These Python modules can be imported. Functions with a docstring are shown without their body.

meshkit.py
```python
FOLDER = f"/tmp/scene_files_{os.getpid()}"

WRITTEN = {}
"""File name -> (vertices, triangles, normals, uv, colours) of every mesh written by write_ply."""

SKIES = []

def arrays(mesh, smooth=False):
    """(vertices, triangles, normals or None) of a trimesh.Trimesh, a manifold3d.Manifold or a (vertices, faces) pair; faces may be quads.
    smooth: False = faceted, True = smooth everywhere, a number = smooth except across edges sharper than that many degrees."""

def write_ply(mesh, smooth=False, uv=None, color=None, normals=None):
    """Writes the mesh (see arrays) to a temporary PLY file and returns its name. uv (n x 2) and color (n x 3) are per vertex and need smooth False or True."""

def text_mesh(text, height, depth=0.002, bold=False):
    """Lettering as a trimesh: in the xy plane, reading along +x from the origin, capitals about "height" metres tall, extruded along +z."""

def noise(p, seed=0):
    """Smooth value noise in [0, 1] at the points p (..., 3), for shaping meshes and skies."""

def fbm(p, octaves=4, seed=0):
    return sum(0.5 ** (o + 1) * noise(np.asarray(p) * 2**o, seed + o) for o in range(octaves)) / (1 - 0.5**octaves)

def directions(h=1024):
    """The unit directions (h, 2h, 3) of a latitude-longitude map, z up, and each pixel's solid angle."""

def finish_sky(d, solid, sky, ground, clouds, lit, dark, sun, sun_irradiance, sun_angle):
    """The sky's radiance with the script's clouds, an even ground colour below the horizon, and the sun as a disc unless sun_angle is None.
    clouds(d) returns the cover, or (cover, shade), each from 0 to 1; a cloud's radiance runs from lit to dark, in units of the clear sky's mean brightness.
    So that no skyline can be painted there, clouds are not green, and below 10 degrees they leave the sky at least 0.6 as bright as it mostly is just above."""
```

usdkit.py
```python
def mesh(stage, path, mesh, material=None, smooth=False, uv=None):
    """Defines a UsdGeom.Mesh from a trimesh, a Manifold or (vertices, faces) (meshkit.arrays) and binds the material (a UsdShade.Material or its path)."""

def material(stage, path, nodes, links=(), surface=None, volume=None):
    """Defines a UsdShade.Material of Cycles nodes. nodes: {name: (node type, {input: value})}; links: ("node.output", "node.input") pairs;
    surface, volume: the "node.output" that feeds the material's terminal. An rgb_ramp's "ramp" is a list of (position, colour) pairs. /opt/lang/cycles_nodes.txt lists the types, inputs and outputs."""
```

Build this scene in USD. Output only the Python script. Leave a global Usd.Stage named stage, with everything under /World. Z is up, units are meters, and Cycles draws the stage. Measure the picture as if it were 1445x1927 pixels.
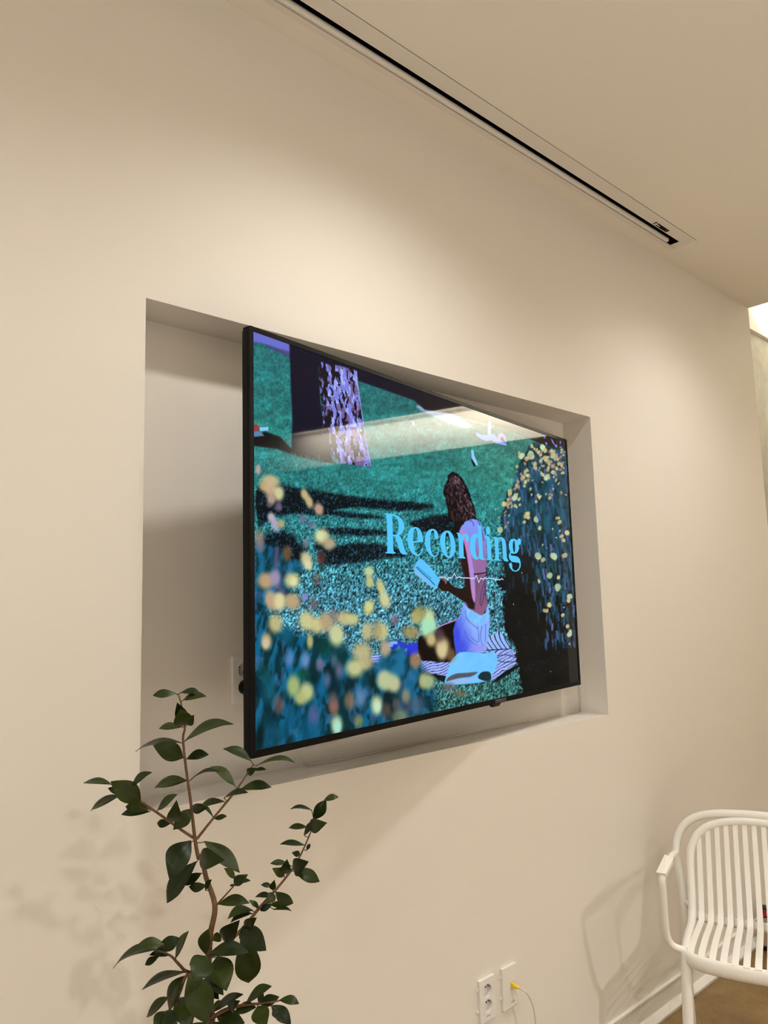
import math, random
import numpy as np
import trimesh
import manifold3d as m3
import usdkit
from pxr import Gf, Sdf, Usd, UsdGeom, UsdLux, UsdShade, Vt

stage = Usd.Stage.CreateInMemory()
UsdGeom.SetStageUpAxis(stage, 'Z')
UsdGeom.SetStageMetersPerUnit(stage, 1.0)
UsdGeom.Xform.Define(stage, '/World')
rng = np.random.default_rng(7)
random.seed(7)
A_ = np.array

# ------------------------------------------------------------------ camera
CAM = A_([0.2036, -1.6213, 1.5665])
YAW, PITCH, ROLL, FPX = 0.7455, 0.1256, -0.0268, 1436.7
fwd = A_([math.sin(YAW) * math.cos(PITCH), math.cos(YAW) * math.cos(PITCH), math.sin(PITCH)])
_r0 = A_([math.cos(YAW), -math.sin(YAW), 0]); _u0 = np.cross(_r0, fwd)
right = math.cos(ROLL) * _r0 + math.sin(ROLL) * _u0
up = -math.sin(ROLL) * _r0 + math.cos(ROLL) * _u0
cam = UsdGeom.Camera.Define(stage, '/World/camera')
cam.CreateHorizontalApertureAttr(36.0)
cam.CreateVerticalApertureAttr(36.0 * 1927 / 1445)
cam.CreateFocalLengthAttr(36.0 * FPX / 1445)
cam.CreateClippingRangeAttr(Gf.Vec2f(0.05, 100))
cam.CreateExposureAttr(0.0)
cam.AddTransformOp().Set(Gf.Matrix4d(*right, 0, *up, 0, *(-fwd), 0, *CAM, 1))

# ------------------------------------------------------------------ light
H = 3.1877                                   # ceiling height
WARM = (1.0, 0.96, 0.905)
def spot(name, x, y, power, cone=76, radius=0.055, z=H - 0.06, color=WARM, soft=1.0, tilt=0.0):
    l = UsdLux.SphereLight.Define(stage, "/World/" + name)
    l.CreateRadiusAttr(radius)
    l.CreateIntensityAttr(power / (math.pi * radius ** 2 * math.pi))
    l.CreateColorAttr(Gf.Vec3f(*color))
    s = UsdLux.ShapingAPI.Apply(l.GetPrim())
    s.CreateShapingConeAngleAttr(cone); s.CreateShapingConeSoftnessAttr(soft)
    l.AddTranslateOp().Set(Gf.Vec3d(x, y, z))
    if tilt: l.AddRotateXOp().Set(tilt)
LAMPS = [  # the ceiling's downlights: a row along the wall, further rows in the room
    (-0.27, -0.81, 10.2), (1.55, -0.81, 16.4), (3.40, -0.81, 11.3),
    (-1.2, -3.9, 150.0), (0.67, -3.1, 38.0), (2.6, -3.9, 232.0)]
for i, (x, y, pw) in enumerate(LAMPS):
    spot('downlight' + ('_%03d' % i if i else ''), x, y, pw, 74 if i < 3 or i == 4 else 62, radius={2: 0.09, 4: 0.04}.get(i, 0.055))
# the strip lamp in the cove beyond the ceiling's edge
cove = UsdLux.RectLight.Define(stage, '/World/cove_lamp')
cove.CreateWidthAttr(0.05); cove.CreateHeightAttr(4.2)
cove.CreateIntensityAttr(45.0); cove.CreateColorAttr(Gf.Vec3f(1.0, 0.93, 0.78))
cove.AddTranslateOp().Set(Gf.Vec3d(5.40, -1.95, H + 0.16)); cove.AddRotateYOp().Set(-150.0)
wash = UsdLux.RectLight.Define(stage, '/World/cove_lamp_001')
wash.CreateWidthAttr(0.05); wash.CreateHeightAttr(4.2)
wash.CreateIntensityAttr(230.0); wash.CreateColorAttr(Gf.Vec3f(1.0, 0.93, 0.78))
wash.AddTranslateOp().Set(Gf.Vec3d(6.70, -2.0, 3.54)); wash.AddRotateYOp().Set(-60.0)

# ------------------------------------------------------------------ helpers
_taken = {}
def path_of(name, parent=None):
    base = (str(parent.GetPath()) if parent is not None else '/World') + '/' + name
    n = _taken.get(base, 0); _taken[base] = n + 1
    return base if n == 0 else '%s_%03d' % (base, n)
def tag(p, label=None, cat=None, group=None, kind=None):
    p = p.GetPrim() if hasattr(p, 'GetPrim') else p
    for k, v in (('label', label), ('category', cat), ('group', group), ('kind', kind)):
        if v: p.SetCustomDataByKey(k, v)
    return p
def thing(name, label, cat, loc=(0, 0, 0), group=None):
    x = UsdGeom.Xform.Define(stage, path_of(name)); x.AddTranslateOp().Set(Gf.Vec3d(*map(float, loc)))
    x.GetPrim().SetCustomDataByKey('base', Gf.Vec3d(*map(float, loc)))
    return tag(x, label, cat, group)
def arrays(m):
    if hasattr(m, 'to_mesh'):
        q = m.to_mesh(); return A_(q.vert_properties[:, :3], float), A_(q.tri_verts, int)
    if isinstance(m, (tuple, list)): return A_(m[0], float), A_(m[1], int)
    return A_(m.vertices, float), A_(m.faces, int)
def obj(name, mesh, mat, parent=None, smooth=35, label=None, cat=None, kind=None, group=None):
    """One Mesh. World coordinates are given; under a thing they are taken back to the thing's base."""
    v, f = arrays(mesh)
    if parent is not None:
        q = parent
        while q and q.GetName() != 'World':
            b = q.GetCustomDataByKey('base')
            if b is not None: v = v - A_(b); break
            q = q.GetParent()
    m = usdkit.mesh(stage, path_of(name, parent), trimesh.Trimesh(v, f, process=False) if f.shape[1] == 3 else (v, f), mat, smooth=smooth)
    return tag(m, label, cat, group, kind)
def join(*ms):
    vs, fs, n = [], [], 0
    for m in ms:
        v, f = arrays(m)
        if f.shape[1] == 4: f = np.vstack([f[:, [0, 1, 2]], f[:, [0, 2, 3]]])
        vs.append(v); fs.append(f + n); n += len(v)
    return np.vstack(vs), np.vstack(fs)
def box(x0, x1, y0, y1, z0, z1):
    return m3.Manifold.cube((x1 - x0, y1 - y0, z1 - z0)).translate((x0, y0, z0))
def rbox(x0, x1, y0, y1, z0, z1, r=0.002, n=8):
    """A box with rounded edges: the hull of eight spheres."""
    s = m3.Manifold.sphere(r, n)
    return m3.Manifold.batch_hull([s.translate((x, y, z)) for x in (x0 + r, x1 - r) for y in (y0 + r, y1 - r) for z in (z0 + r, z1 - r)])
def prism_x(profile, x0, x1):
    """Extrudes a (y, z) profile along x."""
    c = m3.CrossSection([[(float(a), float(b)) for a, b in profile]])
    m = m3.Manifold.extrude(c, x1 - x0)              # in x'=y, y'=z, z'=x
    return m.transform(A_([[0, 0, 1, x0], [1, 0, 0, 0], [0, 1, 0, 0]], float))
def catmull(pts, n=8, closed=False):
    P = A_(pts, float); m = len(P); out = []
    for i in range(m if closed else m - 1):
        if closed: a, b, c, d = P[(i - 1) % m], P[i], P[(i + 1) % m], P[(i + 2) % m]
        else: a, b, c, d = P[max(i - 1, 0)], P[i], P[i + 1], P[min(i + 2, m - 1)]
        for t in np.arange(n) / n:
            out.append(.5 * (2 * b + (c - a) * t + (2 * a - 5 * b + 4 * c - d) * t * t + (3 * b - a - 3 * c + d) * t ** 3))
    if not closed: out.append(P[-1])
    return A_(out)
def tube(path, r, n=10, flat=None, cap=True):
    """A tube along a polyline; r a number or one per point; flat = (direction, factor) widens nothing but squashes along it."""
    P = A_(path, float); k = len(P); r = np.broadcast_to(A_(r, float), (k,))
    T = np.gradient(P, axis=0); T /= np.linalg.norm(T, axis=1, keepdims=True) + 1e-12
    ref = A_([0, 0, 1.]) if abs(T[0][2]) < .9 else A_([1., 0, 0])
    N = np.cross(T[0], ref); N /= np.linalg.norm(N); V = []
    for i in range(k):
        N = N - T[i] * (N @ T[i]); N /= np.linalg.norm(N); B = np.cross(T[i], N)
        a = np.arange(n) / n * 2 * math.pi
        V.append(P[i] + r[i] * (np.cos(a)[:, None] * N + np.sin(a)[:, None] * B))
    V = np.vstack(V); F = []
    for i in range(k - 1):
        for j in range(n):
            a, b = i * n + j, i * n + (j + 1) % n
            F += [(a, b, b + n), (a, b + n, a + n)]
    if cap:
        c0, c1 = len(V), len(V) + 1; V = np.vstack([V, P[0], P[-1]])
        for j in range(n):
            F.append((c0, (j + 1) % n, j)); F.append((c1, (k - 1) * n + j, (k - 1) * n + (j + 1) % n))
    return V, A_(F)
def strip(path, wdir, width, thick):
    """A flat bar of rectangular section (softened corners) along a path; wdir is its width direction."""
    P = A_(path, float); k = len(P); wd = A_(wdir, float); wd /= np.linalg.norm(wd)
    T = np.gradient(P, axis=0); T /= np.linalg.norm(T, axis=1, keepdims=True)
    N = np.cross(T, wd); N /= np.linalg.norm(N, axis=1, keepdims=True)
    h, t, c = np.broadcast_to(A_(width, float) / 2, (k,)), thick / 2, thick * .22
    sec = [(-1, -1, 1, 0), (1, -1, -1, 0), (1, -1, 0, 1), (1, 1, 0, -1), (1, 1, -1, 0), (-1, 1, 1, 0), (-1, 1, 0, -1), (-1, -1, 0, 1)]
    V = np.concatenate([P + wd * (a * h + e * c)[:, None] + N * (b * t + g * c) for a, b, e, g in sec], 1).reshape(k * 8, 3); F = []
    for i in range(k - 1):
        for j in range(8):
            a, b = i * 8 + j, i * 8 + (j + 1) % 8
            F += [(a, b + 8, b), (a, a + 8, b + 8)]
    for q in range(1, 7): F += [(0, q, q + 1)]; e = (k - 1) * 8; F += [(e, e + q + 1, e + q)]
    return V, A_(F)
def oval_tube(path, ra, rb, n=14):
    """A tube whose section is an upright oval: ra sideways, rb up and down."""
    P = A_(path, float); k = len(P); T = np.gradient(P, axis=0); T /= np.linalg.norm(T, axis=1, keepdims=True)
    N = np.cross(T, A_([0, 0, 1.])); N /= np.linalg.norm(N, axis=1, keepdims=True); B = np.cross(N, T)
    a = np.arange(n) / n * 2 * math.pi
    V = (P[:, None] + N[:, None] * (ra * np.cos(a))[None, :, None] + B[:, None] * (rb * np.sin(a))[None, :, None]).reshape(-1, 3)
    V = np.vstack([V, P[0], P[-1]]); F = []
    for i in range(k - 1):
        for j in range(n):
            p, q = i * n + j, i * n + (j + 1) % n; F += [(p, q + n, q), (p, p + n, q + n)]
    for j in range(n): F += [(k * n, j, (j + 1) % n), (k * n + 1, (k - 1) * n + (j + 1) % n, (k - 1) * n + j)]
    return V, A_(F)
def frame_of(O, X, Y, Z): return A_([[X[0], Y[0], Z[0], O[0]], [X[1], Y[1], Z[1], O[1]], [X[2], Y[2], Z[2], O[2]]], float)
def lathe(profile, n=32, at=(0, 0, 0), M=None):
    m = trimesh.creation.revolve(A_(profile, float), sections=n)
    if M is not None: m.apply_transform(np.vstack([M, [0, 0, 0, 1]]))
    m.apply_translation(at); return m

# ------------------------------------------------------------------ materials
LK = '/World/Looks/'
UsdGeom.Scope.Define(stage, '/World/Looks')
def plain(name, color, rough=.5, spec=.5, metal=0.0, bump=None, vary=None, coat=0.0):
    nodes = {'p': ('principled_bsdf', {'base_color': color, 'roughness': rough, 'specular_ior_level': spec, 'metallic': metal, 'coat_weight': coat})}
    links = []
    if bump or vary: nodes['g'] = ('geometry', {})
    if bump:
        scale, strength, dist = bump
        nodes['n'] = ('noise_texture', {'scale': scale, 'detail': 2.0, 'roughness': .6})
        nodes['b'] = ('bump', {'strength': strength, 'distance': dist})
        links += [('g.position', 'n.vector'), ('n.fac', 'b.height'), ('b.normal', 'p.normal')]
    if vary:
        scale, lo, hi = vary
        nodes['v'] = ('noise_texture', {'scale': scale, 'detail': 5.0, 'roughness': .6})
        nodes['r'] = ('rgb_ramp', {'ramp': [(.3, lo), (.7, hi)]})
        links += [('g.position', 'v.vector'), ('v.fac', 'r.fac'), ('r.color', 'p.base_color')]
    return usdkit.material(stage, LK + name, nodes, links, surface='p.BSDF')
M = {}
M['paint'] = usdkit.material(stage, LK + 'wall_paint', {'d': ('diffuse_bsdf', {'color': (.81, .77, .71)})}, [], surface='d.BSDF')
M['ceiling'] = usdkit.material(stage, LK + 'ceiling_paint', {'d': ('diffuse_bsdf', {'color': (.88, .845, .78)})}, [], surface='d.BSDF')
M['white_plastic'] = plain('white_plastic', (.83, .81, .78), .35, .5)
M['white_metal'] = plain('white_painted_metal', (.80, .77, .72), .4, .4)
M['base'] = plain('baseboard_paint', (.82, .79, .75), .4, .4)
M['chair'] = plain('white_resin', (.88, .86, .81), .45, .45)
M['black'] = plain('black_plastic', (.006, .006, .006), .4, .2)
M['black_matte'] = plain('black_interior', (.004, .004, .004), .9, .1)
M['bezel'] = plain('black_bezel', (.004, .004, .0045), .45, .12)
M['dark_grey'] = plain('dark_grey_plastic', (.05, .048, .05), .4, .4)
M['metal'] = plain('contact_metal', (.35, .33, .3), .35, .5, metal=1.0)
M['ivory'] = plain('ivory_plastic', (.72, .66, .55), .4, .4)
M['yellow'] = plain('yellow_plastic', (.85, .62, .01), .35, .5)
M['cable'] = plain('cable_white', (.66, .62, .54), .45, .4)
M['tan'] = plain('tan_card', (.36, .27, .18), .6, .3, vary=(30.0, (.33, .25, .16), (.4, .3, .2)))
M['red'] = plain('red_print', (.35, .015, .03), .5, .3)
M['olive'] = plain('olive_label', (.055, .06, .015), .7, .1)
M['sticker'] = plain('black_label', (.008, .007, .006), .7, .1)
M['letter_white'] = plain('white_print', (.8, .78, .74), .6, .3)
M['grey_print'] = plain('grey_print', (.10, .10, .095), .6, .3)
M['concrete'] = plain('raw_concrete', (.4, .38, .33), .8, .2, bump=(30.0, .25, .006), vary=(5.0, (.33, .31, .26), (.52, .5, .42)))
M['terracotta'] = plain('planter_glaze', (.42, .40, .37), .6, .3, bump=(60.0, .1, .002))
M['soil'] = plain('potting_soil', (.035, .024, .015), .95, .1, bump=(120.0, .8, .01))
M['bark'] = plain('stem_bark', (.16, .085, .045), .7, .25, vary=(260.0, (.11, .055, .03), (.22, .125, .07)))
M['twig'] = plain('young_twig', (.12, .10, .04), .6, .3)
# polished concrete floor: brown, clouded, with aggregate specks
M['floor'] = usdkit.material(stage, LK + 'polished_floor', {
    'g': ('geometry', {}), 'n': ('noise_texture', {'scale': 7.0, 'detail': 8.0, 'roughness': .65}),
    's': ('noise_texture', {'scale': 160.0, 'detail': 3.0, 'roughness': .7}),
    'r': ('rgb_ramp', {'ramp': [(.3, (.155, .092, .028)), (.55, (.215, .135, .045)), (.75, (.29, .195, .078))]}),
    'k': ('rgb_ramp', {'ramp': [(.32, (.35, .32, .28)), (.42, (1, 1, 1)), (.66, (1, 1, 1)), (.74, (1.7, 1.7, 1.7))]}),
    'm': ('mix', {'mix_type': 'multiply', 'fac': 1.0}),
    'p': ('principled_bsdf', {'roughness': .28, 'specular_ior_level': .4})},
    [('g.position', 'n.vector'), ('g.position', 's.vector'), ('n.fac', 'r.fac'), ('s.fac', 'k.fac'), ('r.color', 'm.color1'), ('k.color', 'm.color2'), ('m.color', 'p.base_color')], surface='p.BSDF')
M['added_pale_floor'] = usdkit.material(stage, LK + 'added_pale_floor', {'d': ('diffuse_bsdf', {'color': (.63, .60, .55)})}, [], surface='d.BSDF')  # colour of the slab added to bounce light
def leaf_material(name, top):
    return usdkit.material(stage, LK + name, {
        'g': ('geometry', {}), 'n': ('noise_texture', {'scale': 45.0, 'detail': 3.0}),
        'r': ('rgb_ramp', {'ramp': [(.3, tuple(c * .8 for c in top)), (.7, tuple(c * 1.25 for c in top))]}),
        'p': ('principled_bsdf', {'roughness': .40, 'specular_ior_level': .22}),
        't': ('translucent_bsdf', {'color': (top[0] * 1.6, top[1] * 1.9, top[2] * .8)}),
        'x': ('mix_closure', {'fac': .12})},
        [('g.position', 'n.vector'), ('n.fac', 'r.fac'), ('r.color', 'p.base_color'), ('p.BSDF', 'x.closure1'), ('t.BSDF', 'x.closure2')], surface='x.closure')
M['leaf'] = [leaf_material('leaf_green', (.021, .034, .004)), leaf_material('leaf_green_dark', (.013, .024, .004)), leaf_material('leaf_green_light', (.030, .044, .005))]
# the lit screen: colour from the mesh, under a faintly glossy panel
def lit(name, links=True, color=(1, 1, 1), spec=.17):
    nodes = {'p': ('principled_bsdf', {'base_color': (.002, .002, .002), 'roughness': .03, 'specular_ior_level': spec, 'emission_color': color, 'emission_strength': 1.0})}
    l = []
    if links:
        nodes['a'] = ('attribute', {'attribute': 'picture'}); l = [('a.color', 'p.emission_color')]
    return usdkit.material(stage, LK + name, nodes, l, surface='p.BSDF')
M['screen'] = lit('lit_screen')
def srgb(c): c = A_(c, float) / 255; return np.where(c <= .04045, c / 12.92, ((c + .055) / 1.055) ** 2.4)
M['screen_letters'] = lit('lit_letters', False, tuple(srgb((86, 200, 255))))
M['screen_line'] = lit('lit_line', False, tuple(srgb((196, 214, 250))))

# ------------------------------------------------------------------ the room
NX0, NX1, NZ0, NZ1, ND = .962, 2.8314, 1.1436, 2.3013, .1287       # the niche in the wall
WX0, WX1 = -3.0, 4.53                                              # the wall's ends
wall = box(WX0, WX1, 0, .22, 0, 3.56) - box(NX0, NX1, -.1, ND, NZ0, NZ1)
for _x, _y, _z in ((1.301, ND, 1.4175), (1.301, ND, 1.3735), (2.06, 0, .4255), (2.06, 0, .3825)):      # the back boxes of the sockets
    wall = wall - m3.Manifold.cylinder(.03, .0195, .0195, 32).rotate((90, 0, 0)).translate((_x, _y + .012, _z))
obj('wall_back', wall, M['paint'], smooth=False, kind='structure')
obj('floor', box(-3.2, 9.7, -6.7, .6, -.12, 0), M['floor'], smooth=False, kind='structure')
SLOT = (-1.2, 3.452, -.132, -.089)                                   # the slot of the air diffuser
obj('added_bounce_floor', box(-3.0, 3.3, -6.5, -2.5, 0, .02), M['added_pale_floor'], smooth=False, kind='structure')   # pale slab added out of view to bounce light up to the ceiling
ceil = box(WX0, WX1, -6.5, 0, H, H + .12) + box(WX1 - .01, 5.45, -6.5, -.42, H, H + .12) - box(SLOT[0] - .03, SLOT[1] + .02, SLOT[2] - .02, SLOT[3] + .019, H - .1, H + .1)
obj('ceiling', ceil, M['ceiling'], smooth=False, kind='structure')
obj('ceiling_upper', box(WX1 - .3, 9.5, -6.5, .3, 3.56, 3.7), M['ceiling'], smooth=False, kind='structure')
obj('ceiling_far', box(6.95, 9.5, -6.5, .3, H, 3.56), M['ceiling'], smooth=False, kind='structure')
obj('wall_left', box(-3.2, -3.0, -6.5, .2, 0, 3.7), M['paint'], smooth=False, kind='structure')
obj('wall_front', box(-3.2, 9.7, -6.7, -6.5, 0, 3.7), M['paint'], smooth=False, kind='structure')
obj('wall_right', box(9.5, 9.7, -6.5, .6, 0, 3.7), M['concrete'], smooth=False, kind='structure')
obj('wall_concrete', box(4.4, 9.5, .30, .5, 0, 3.60), M['concrete'], smooth=False, kind='structure')
obj('trim_beam', box(4.4, 9.5, .27, .30, 3.32, 3.56), M['ceiling'], smooth=False, kind='structure')
# baseboard: a tall face with a thin lip on top and a sloping foot strip
prof = [(0, 0), (-.028, 0), (-.030, .008), (-.030, .012), (-.013, .030), (-.0105, .031), (-.009, .034), (-.009, .088), (-.012, .092), (-.012, .0985), (-.010, .1), (0, .1)]
obj('baseboard_back', prism_x(prof[::-1], WX0, WX1), M['base'], smooth=False, kind='structure')

# ------------------------------------------------------------------ television on its swivel arm
TW, TH = 1.6597, .9505
TYAW = -.1609
TILT = 0.0
TX = A_([math.cos(TYAW), -math.sin(TYAW), 0])                         # along the screen to the right
TN0 = A_([math.sin(TYAW), math.cos(TYAW), 0]) * -1                    # towards the room
TZ = A_([0, 0, 1.]) * math.cos(TILT) - TN0 * math.sin(TILT)
TN = np.cross(TX, TZ)
T0 = A_([1.1141, -.2039, 1.2594])                                      # lower left front corner
def tv(u, v, d=0.0): return T0 + np.multiply.outer(u, TX) + np.multiply.outer(v, TZ) + np.multiply.outer(d, TN)
TVM = frame_of(T0, TX, TZ, TN)                                         # local: x right, y up, z out of the screen
television = thing('television', 'large flat television showing a woman reading on a lawn, swung out of the wall niche', 'television', tv(TW / 2, 0, -.02))
def tvobj(name, man, mat, parent=television, **k): return obj(name, man.transform(TVM), mat, parent, **k)
E_T, E_S, E_B = .0115, .0115, .0155                                   # bezel widths: top, sides, bottom
def rrect(x0, x1, y0, y1, r):
    return m3.CrossSection.square((x1 - x0 - 2 * r, y1 - y0 - 2 * r)).translate((x0 + r, y0 + r)).offset(r, m3.JoinType.Round, circular_segments=16)
ring = rrect(0, TW, 0, TH, .002) - m3.CrossSection.square((TW - 2 * E_S, TH - E_T - E_B)).translate((E_S, E_B))
tvobj('bezel', m3.Manifold.extrude(ring, .020).translate((0, 0, -.020)), M['bezel'])
tvobj('side_band', (m3.Manifold.extrude(rrect(-.0006, TW + .0006, -.0006, TH + .0006, .003) - rrect(.003, TW - .003, .003, TH - .003, .002), .015).translate((0, 0, -.0215))), M['bezel'])
tvobj('back_cover', m3.Manifold.extrude(rrect(.004, TW - .004, .004, TH - .004, .004), .010).translate((0, 0, -.0295)), M['black'])
tvobj('rear_housing', m3.Manifold.batch_hull([box(.25, TW - .25, .06, TH - .16, -.0295, -.029), box(.29, TW - .29, .09, TH - .2, -.060, -.0595)]), M['black'])
mount = tvobj('wall_bracket', rbox(TW / 2 - .2, TW / 2 + .2, .3, .34, -.075, -.06, .003) + rbox(TW / 2 - .2, TW / 2 + .2, .6, .64, -.075, -.06, .003) + rbox(TW / 2 - .05, TW / 2 + .05, .25, .7, -.08, -.065, .003), M['black'])
arm = tube([tv(TW / 2, .47, -.075), tv(TW / 2 - .22, .47, -.12), A_([tv(TW / 2, 0)[0] + .12, ND - .022, tv(0, .47)[2]])], .012, 12)
obj('swivel_arm', arm, M['black'], television)
_ax = float(tv(TW / 2, 0)[0]) + .12; _az = float(tv(0, .47)[2])
obj('wall_plate', rbox(_ax - .07, _ax + .07, ND - .020, ND - .0004, _az - .12, _az + .12, .002), M['black'], television)
logo = tvobj('logo_plate', rbox(1.015, 1.085, .0015, .0125, -.004, .0012, .0008), M['dark_grey'])
tvobj('emblem', box(1.024, 1.028, .004, .010, .0012, .0016) + box(1.032, 1.036, .004, .010, .0012, .0016) + box(1.040, 1.0435, .004, .010, .0012, .0016) + box(1.050, 1.0535, .004, .010, .0012, .0016) + box(1.060, 1.075, .004, .006, .0012, .0016), M['grey_print'], logo)
tvobj('sensor', m3.Manifold.batch_hull([box(1.005, 1.055, -.001, .002, -.018, -.002), box(1.012, 1.05, -.010, -.008, -.016, -.006)]), M['black'])

# ---- the picture on the screen, drawn as colours of a fine mesh of the panel
# measured from the photograph of the screen: a projective map from the panel (metres) to the sketch it was traced in
def sketch(P):
    q = P - CAM
    d = q @ fwd
    return 722.5 + FPX * (q @ right) / d, 963.5 - FPX * (q @ up) / d
U0, U1, V0, V1 = E_S, TW - E_S, E_B, TH - E_T
NU, NV = 640, 700
_s = np.linspace(0, 1, NU); _k = .32                                   # columns a little closer on the left, where the panel is nearest
cu = U0 + (U1 - U0) * (_s * (1 - _k) / (1 - _k * _s) * .75 + _s * .25)
cv = np.linspace(V0, V1, NV)
GU, GV = np.meshgrid(cu, cv)
GP = tv(GU, GV, -.0015)
PX, PY = sketch(tv(GU, GV, 0.0))
VV = 1 - (GV - V0) / (V1 - V0)                                         # 0 at the top of the panel
UU = (GU - U0) / (U1 - U0)
COL = np.zeros(PX.shape + (3,))

def _hash(ix, iy, seed):
    h = (ix.astype(np.int64) * 374761393 + iy.astype(np.int64) * 668265263 + seed * 1274126177) & 0xffffffff
    h = ((h ^ (h >> 13)) * 1103515245) & 0xffffffff
    return ((h ^ (h >> 16)) & 0xffff) / 65535.0
def vnoise(x, y, seed=0):
    ix, iy = np.floor(x), np.floor(y); fx, fy = x - ix, y - iy
    fx, fy = fx * fx * (3 - 2 * fx), fy * fy * (3 - 2 * fy)
    a, b = _hash(ix, iy, seed), _hash(ix + 1, iy, seed); c, d = _hash(ix, iy + 1, seed), _hash(ix + 1, iy + 1, seed)
    return (a * (1 - fx) + b * fx) * (1 - fy) + (c * (1 - fx) + d * fx) * fy
def fbm(x, y, seed=0, n=3):
    s, a, t = 0, 1.0, 0
    for i in range(n): s = s + a * vnoise(x * 2 ** i, y * 2 ** i, seed + i * 17); t += a; a *= .55
    return s / t
def sstep(a, b, x): t = np.clip((x - a) / (b - a), 0, 1); return t * t * (3 - 2 * t)
def lay(sel, alpha, col):
    a = alpha[..., None]; COL[sel] = COL[sel] * (1 - a) + np.broadcast_to(A_(col, float), COL[sel].shape) * a
def window(x0, x1, y0, y1): return (PX > x0) & (PX < x1) & (PY > y0) & (PY < y1)
def blob(cx, cy, rx, ry, col, rot=0.0, soft=.45, alpha=1.0):
    R = max(rx, ry) * (1.3 + soft)
    s = window(cx - R, cx + R, cy - R, cy + R)
    x, y = PX[s] - cx, PY[s] - cy; c, n = math.cos(rot), math.sin(rot)
    d = np.hypot((x * c + y * n) / rx, (-x * n + y * c) / ry)
    lay(s, alpha * (1 - sstep(1 - soft, 1 + soft, d)), col)
def poly(pts, col, feather=.8, alpha=1.0, smooth=True, wob=0.0):
    P = A_(pts, float)
    if smooth and len(P) > 4: P = catmull(P, 4, True)
    s = window(P[:, 0].min() - 3 - feather, P[:, 0].max() + 3 + feather, P[:, 1].min() - 3 - feather, P[:, 1].max() + 3 + feather)
    x, y = PX[s], PY[s]
    if wob: x = x + wob * (vnoise(x / 3.0, y / 3.0, 5) - .5) * 2; y = y + wob * (vnoise(x / 3.0 + 9, y / 3.0, 6) - .5) * 2
    inside = np.zeros(x.shape, bool); d2 = np.full(x.shape, 1e9)
    for (ax, ay), (bx, by) in zip(P, np.roll(P, -1, 0)):
        hit = ((ay > y) != (by > y)) & (x < (bx - ax) * (y - ay) / ((by - ay) if by != ay else 1e-9) + ax); inside ^= hit
        ex, ey = bx - ax, by - ay; L = ex * ex + ey * ey + 1e-9
        t = np.clip(((x - ax) * ex + (y - ay) * ey) / L, 0, 1); d2 = np.minimum(d2, (x - ax - t * ex) ** 2 + (y - ay - t * ey) ** 2)
    sd = np.sqrt(d2) * np.where(inside, 1, -1)
    if callable(col): col = col(PX[s], PY[s])
    lay(s, alpha * np.clip(.5 + sd / (2 * feather), 0, 1), col)
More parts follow.
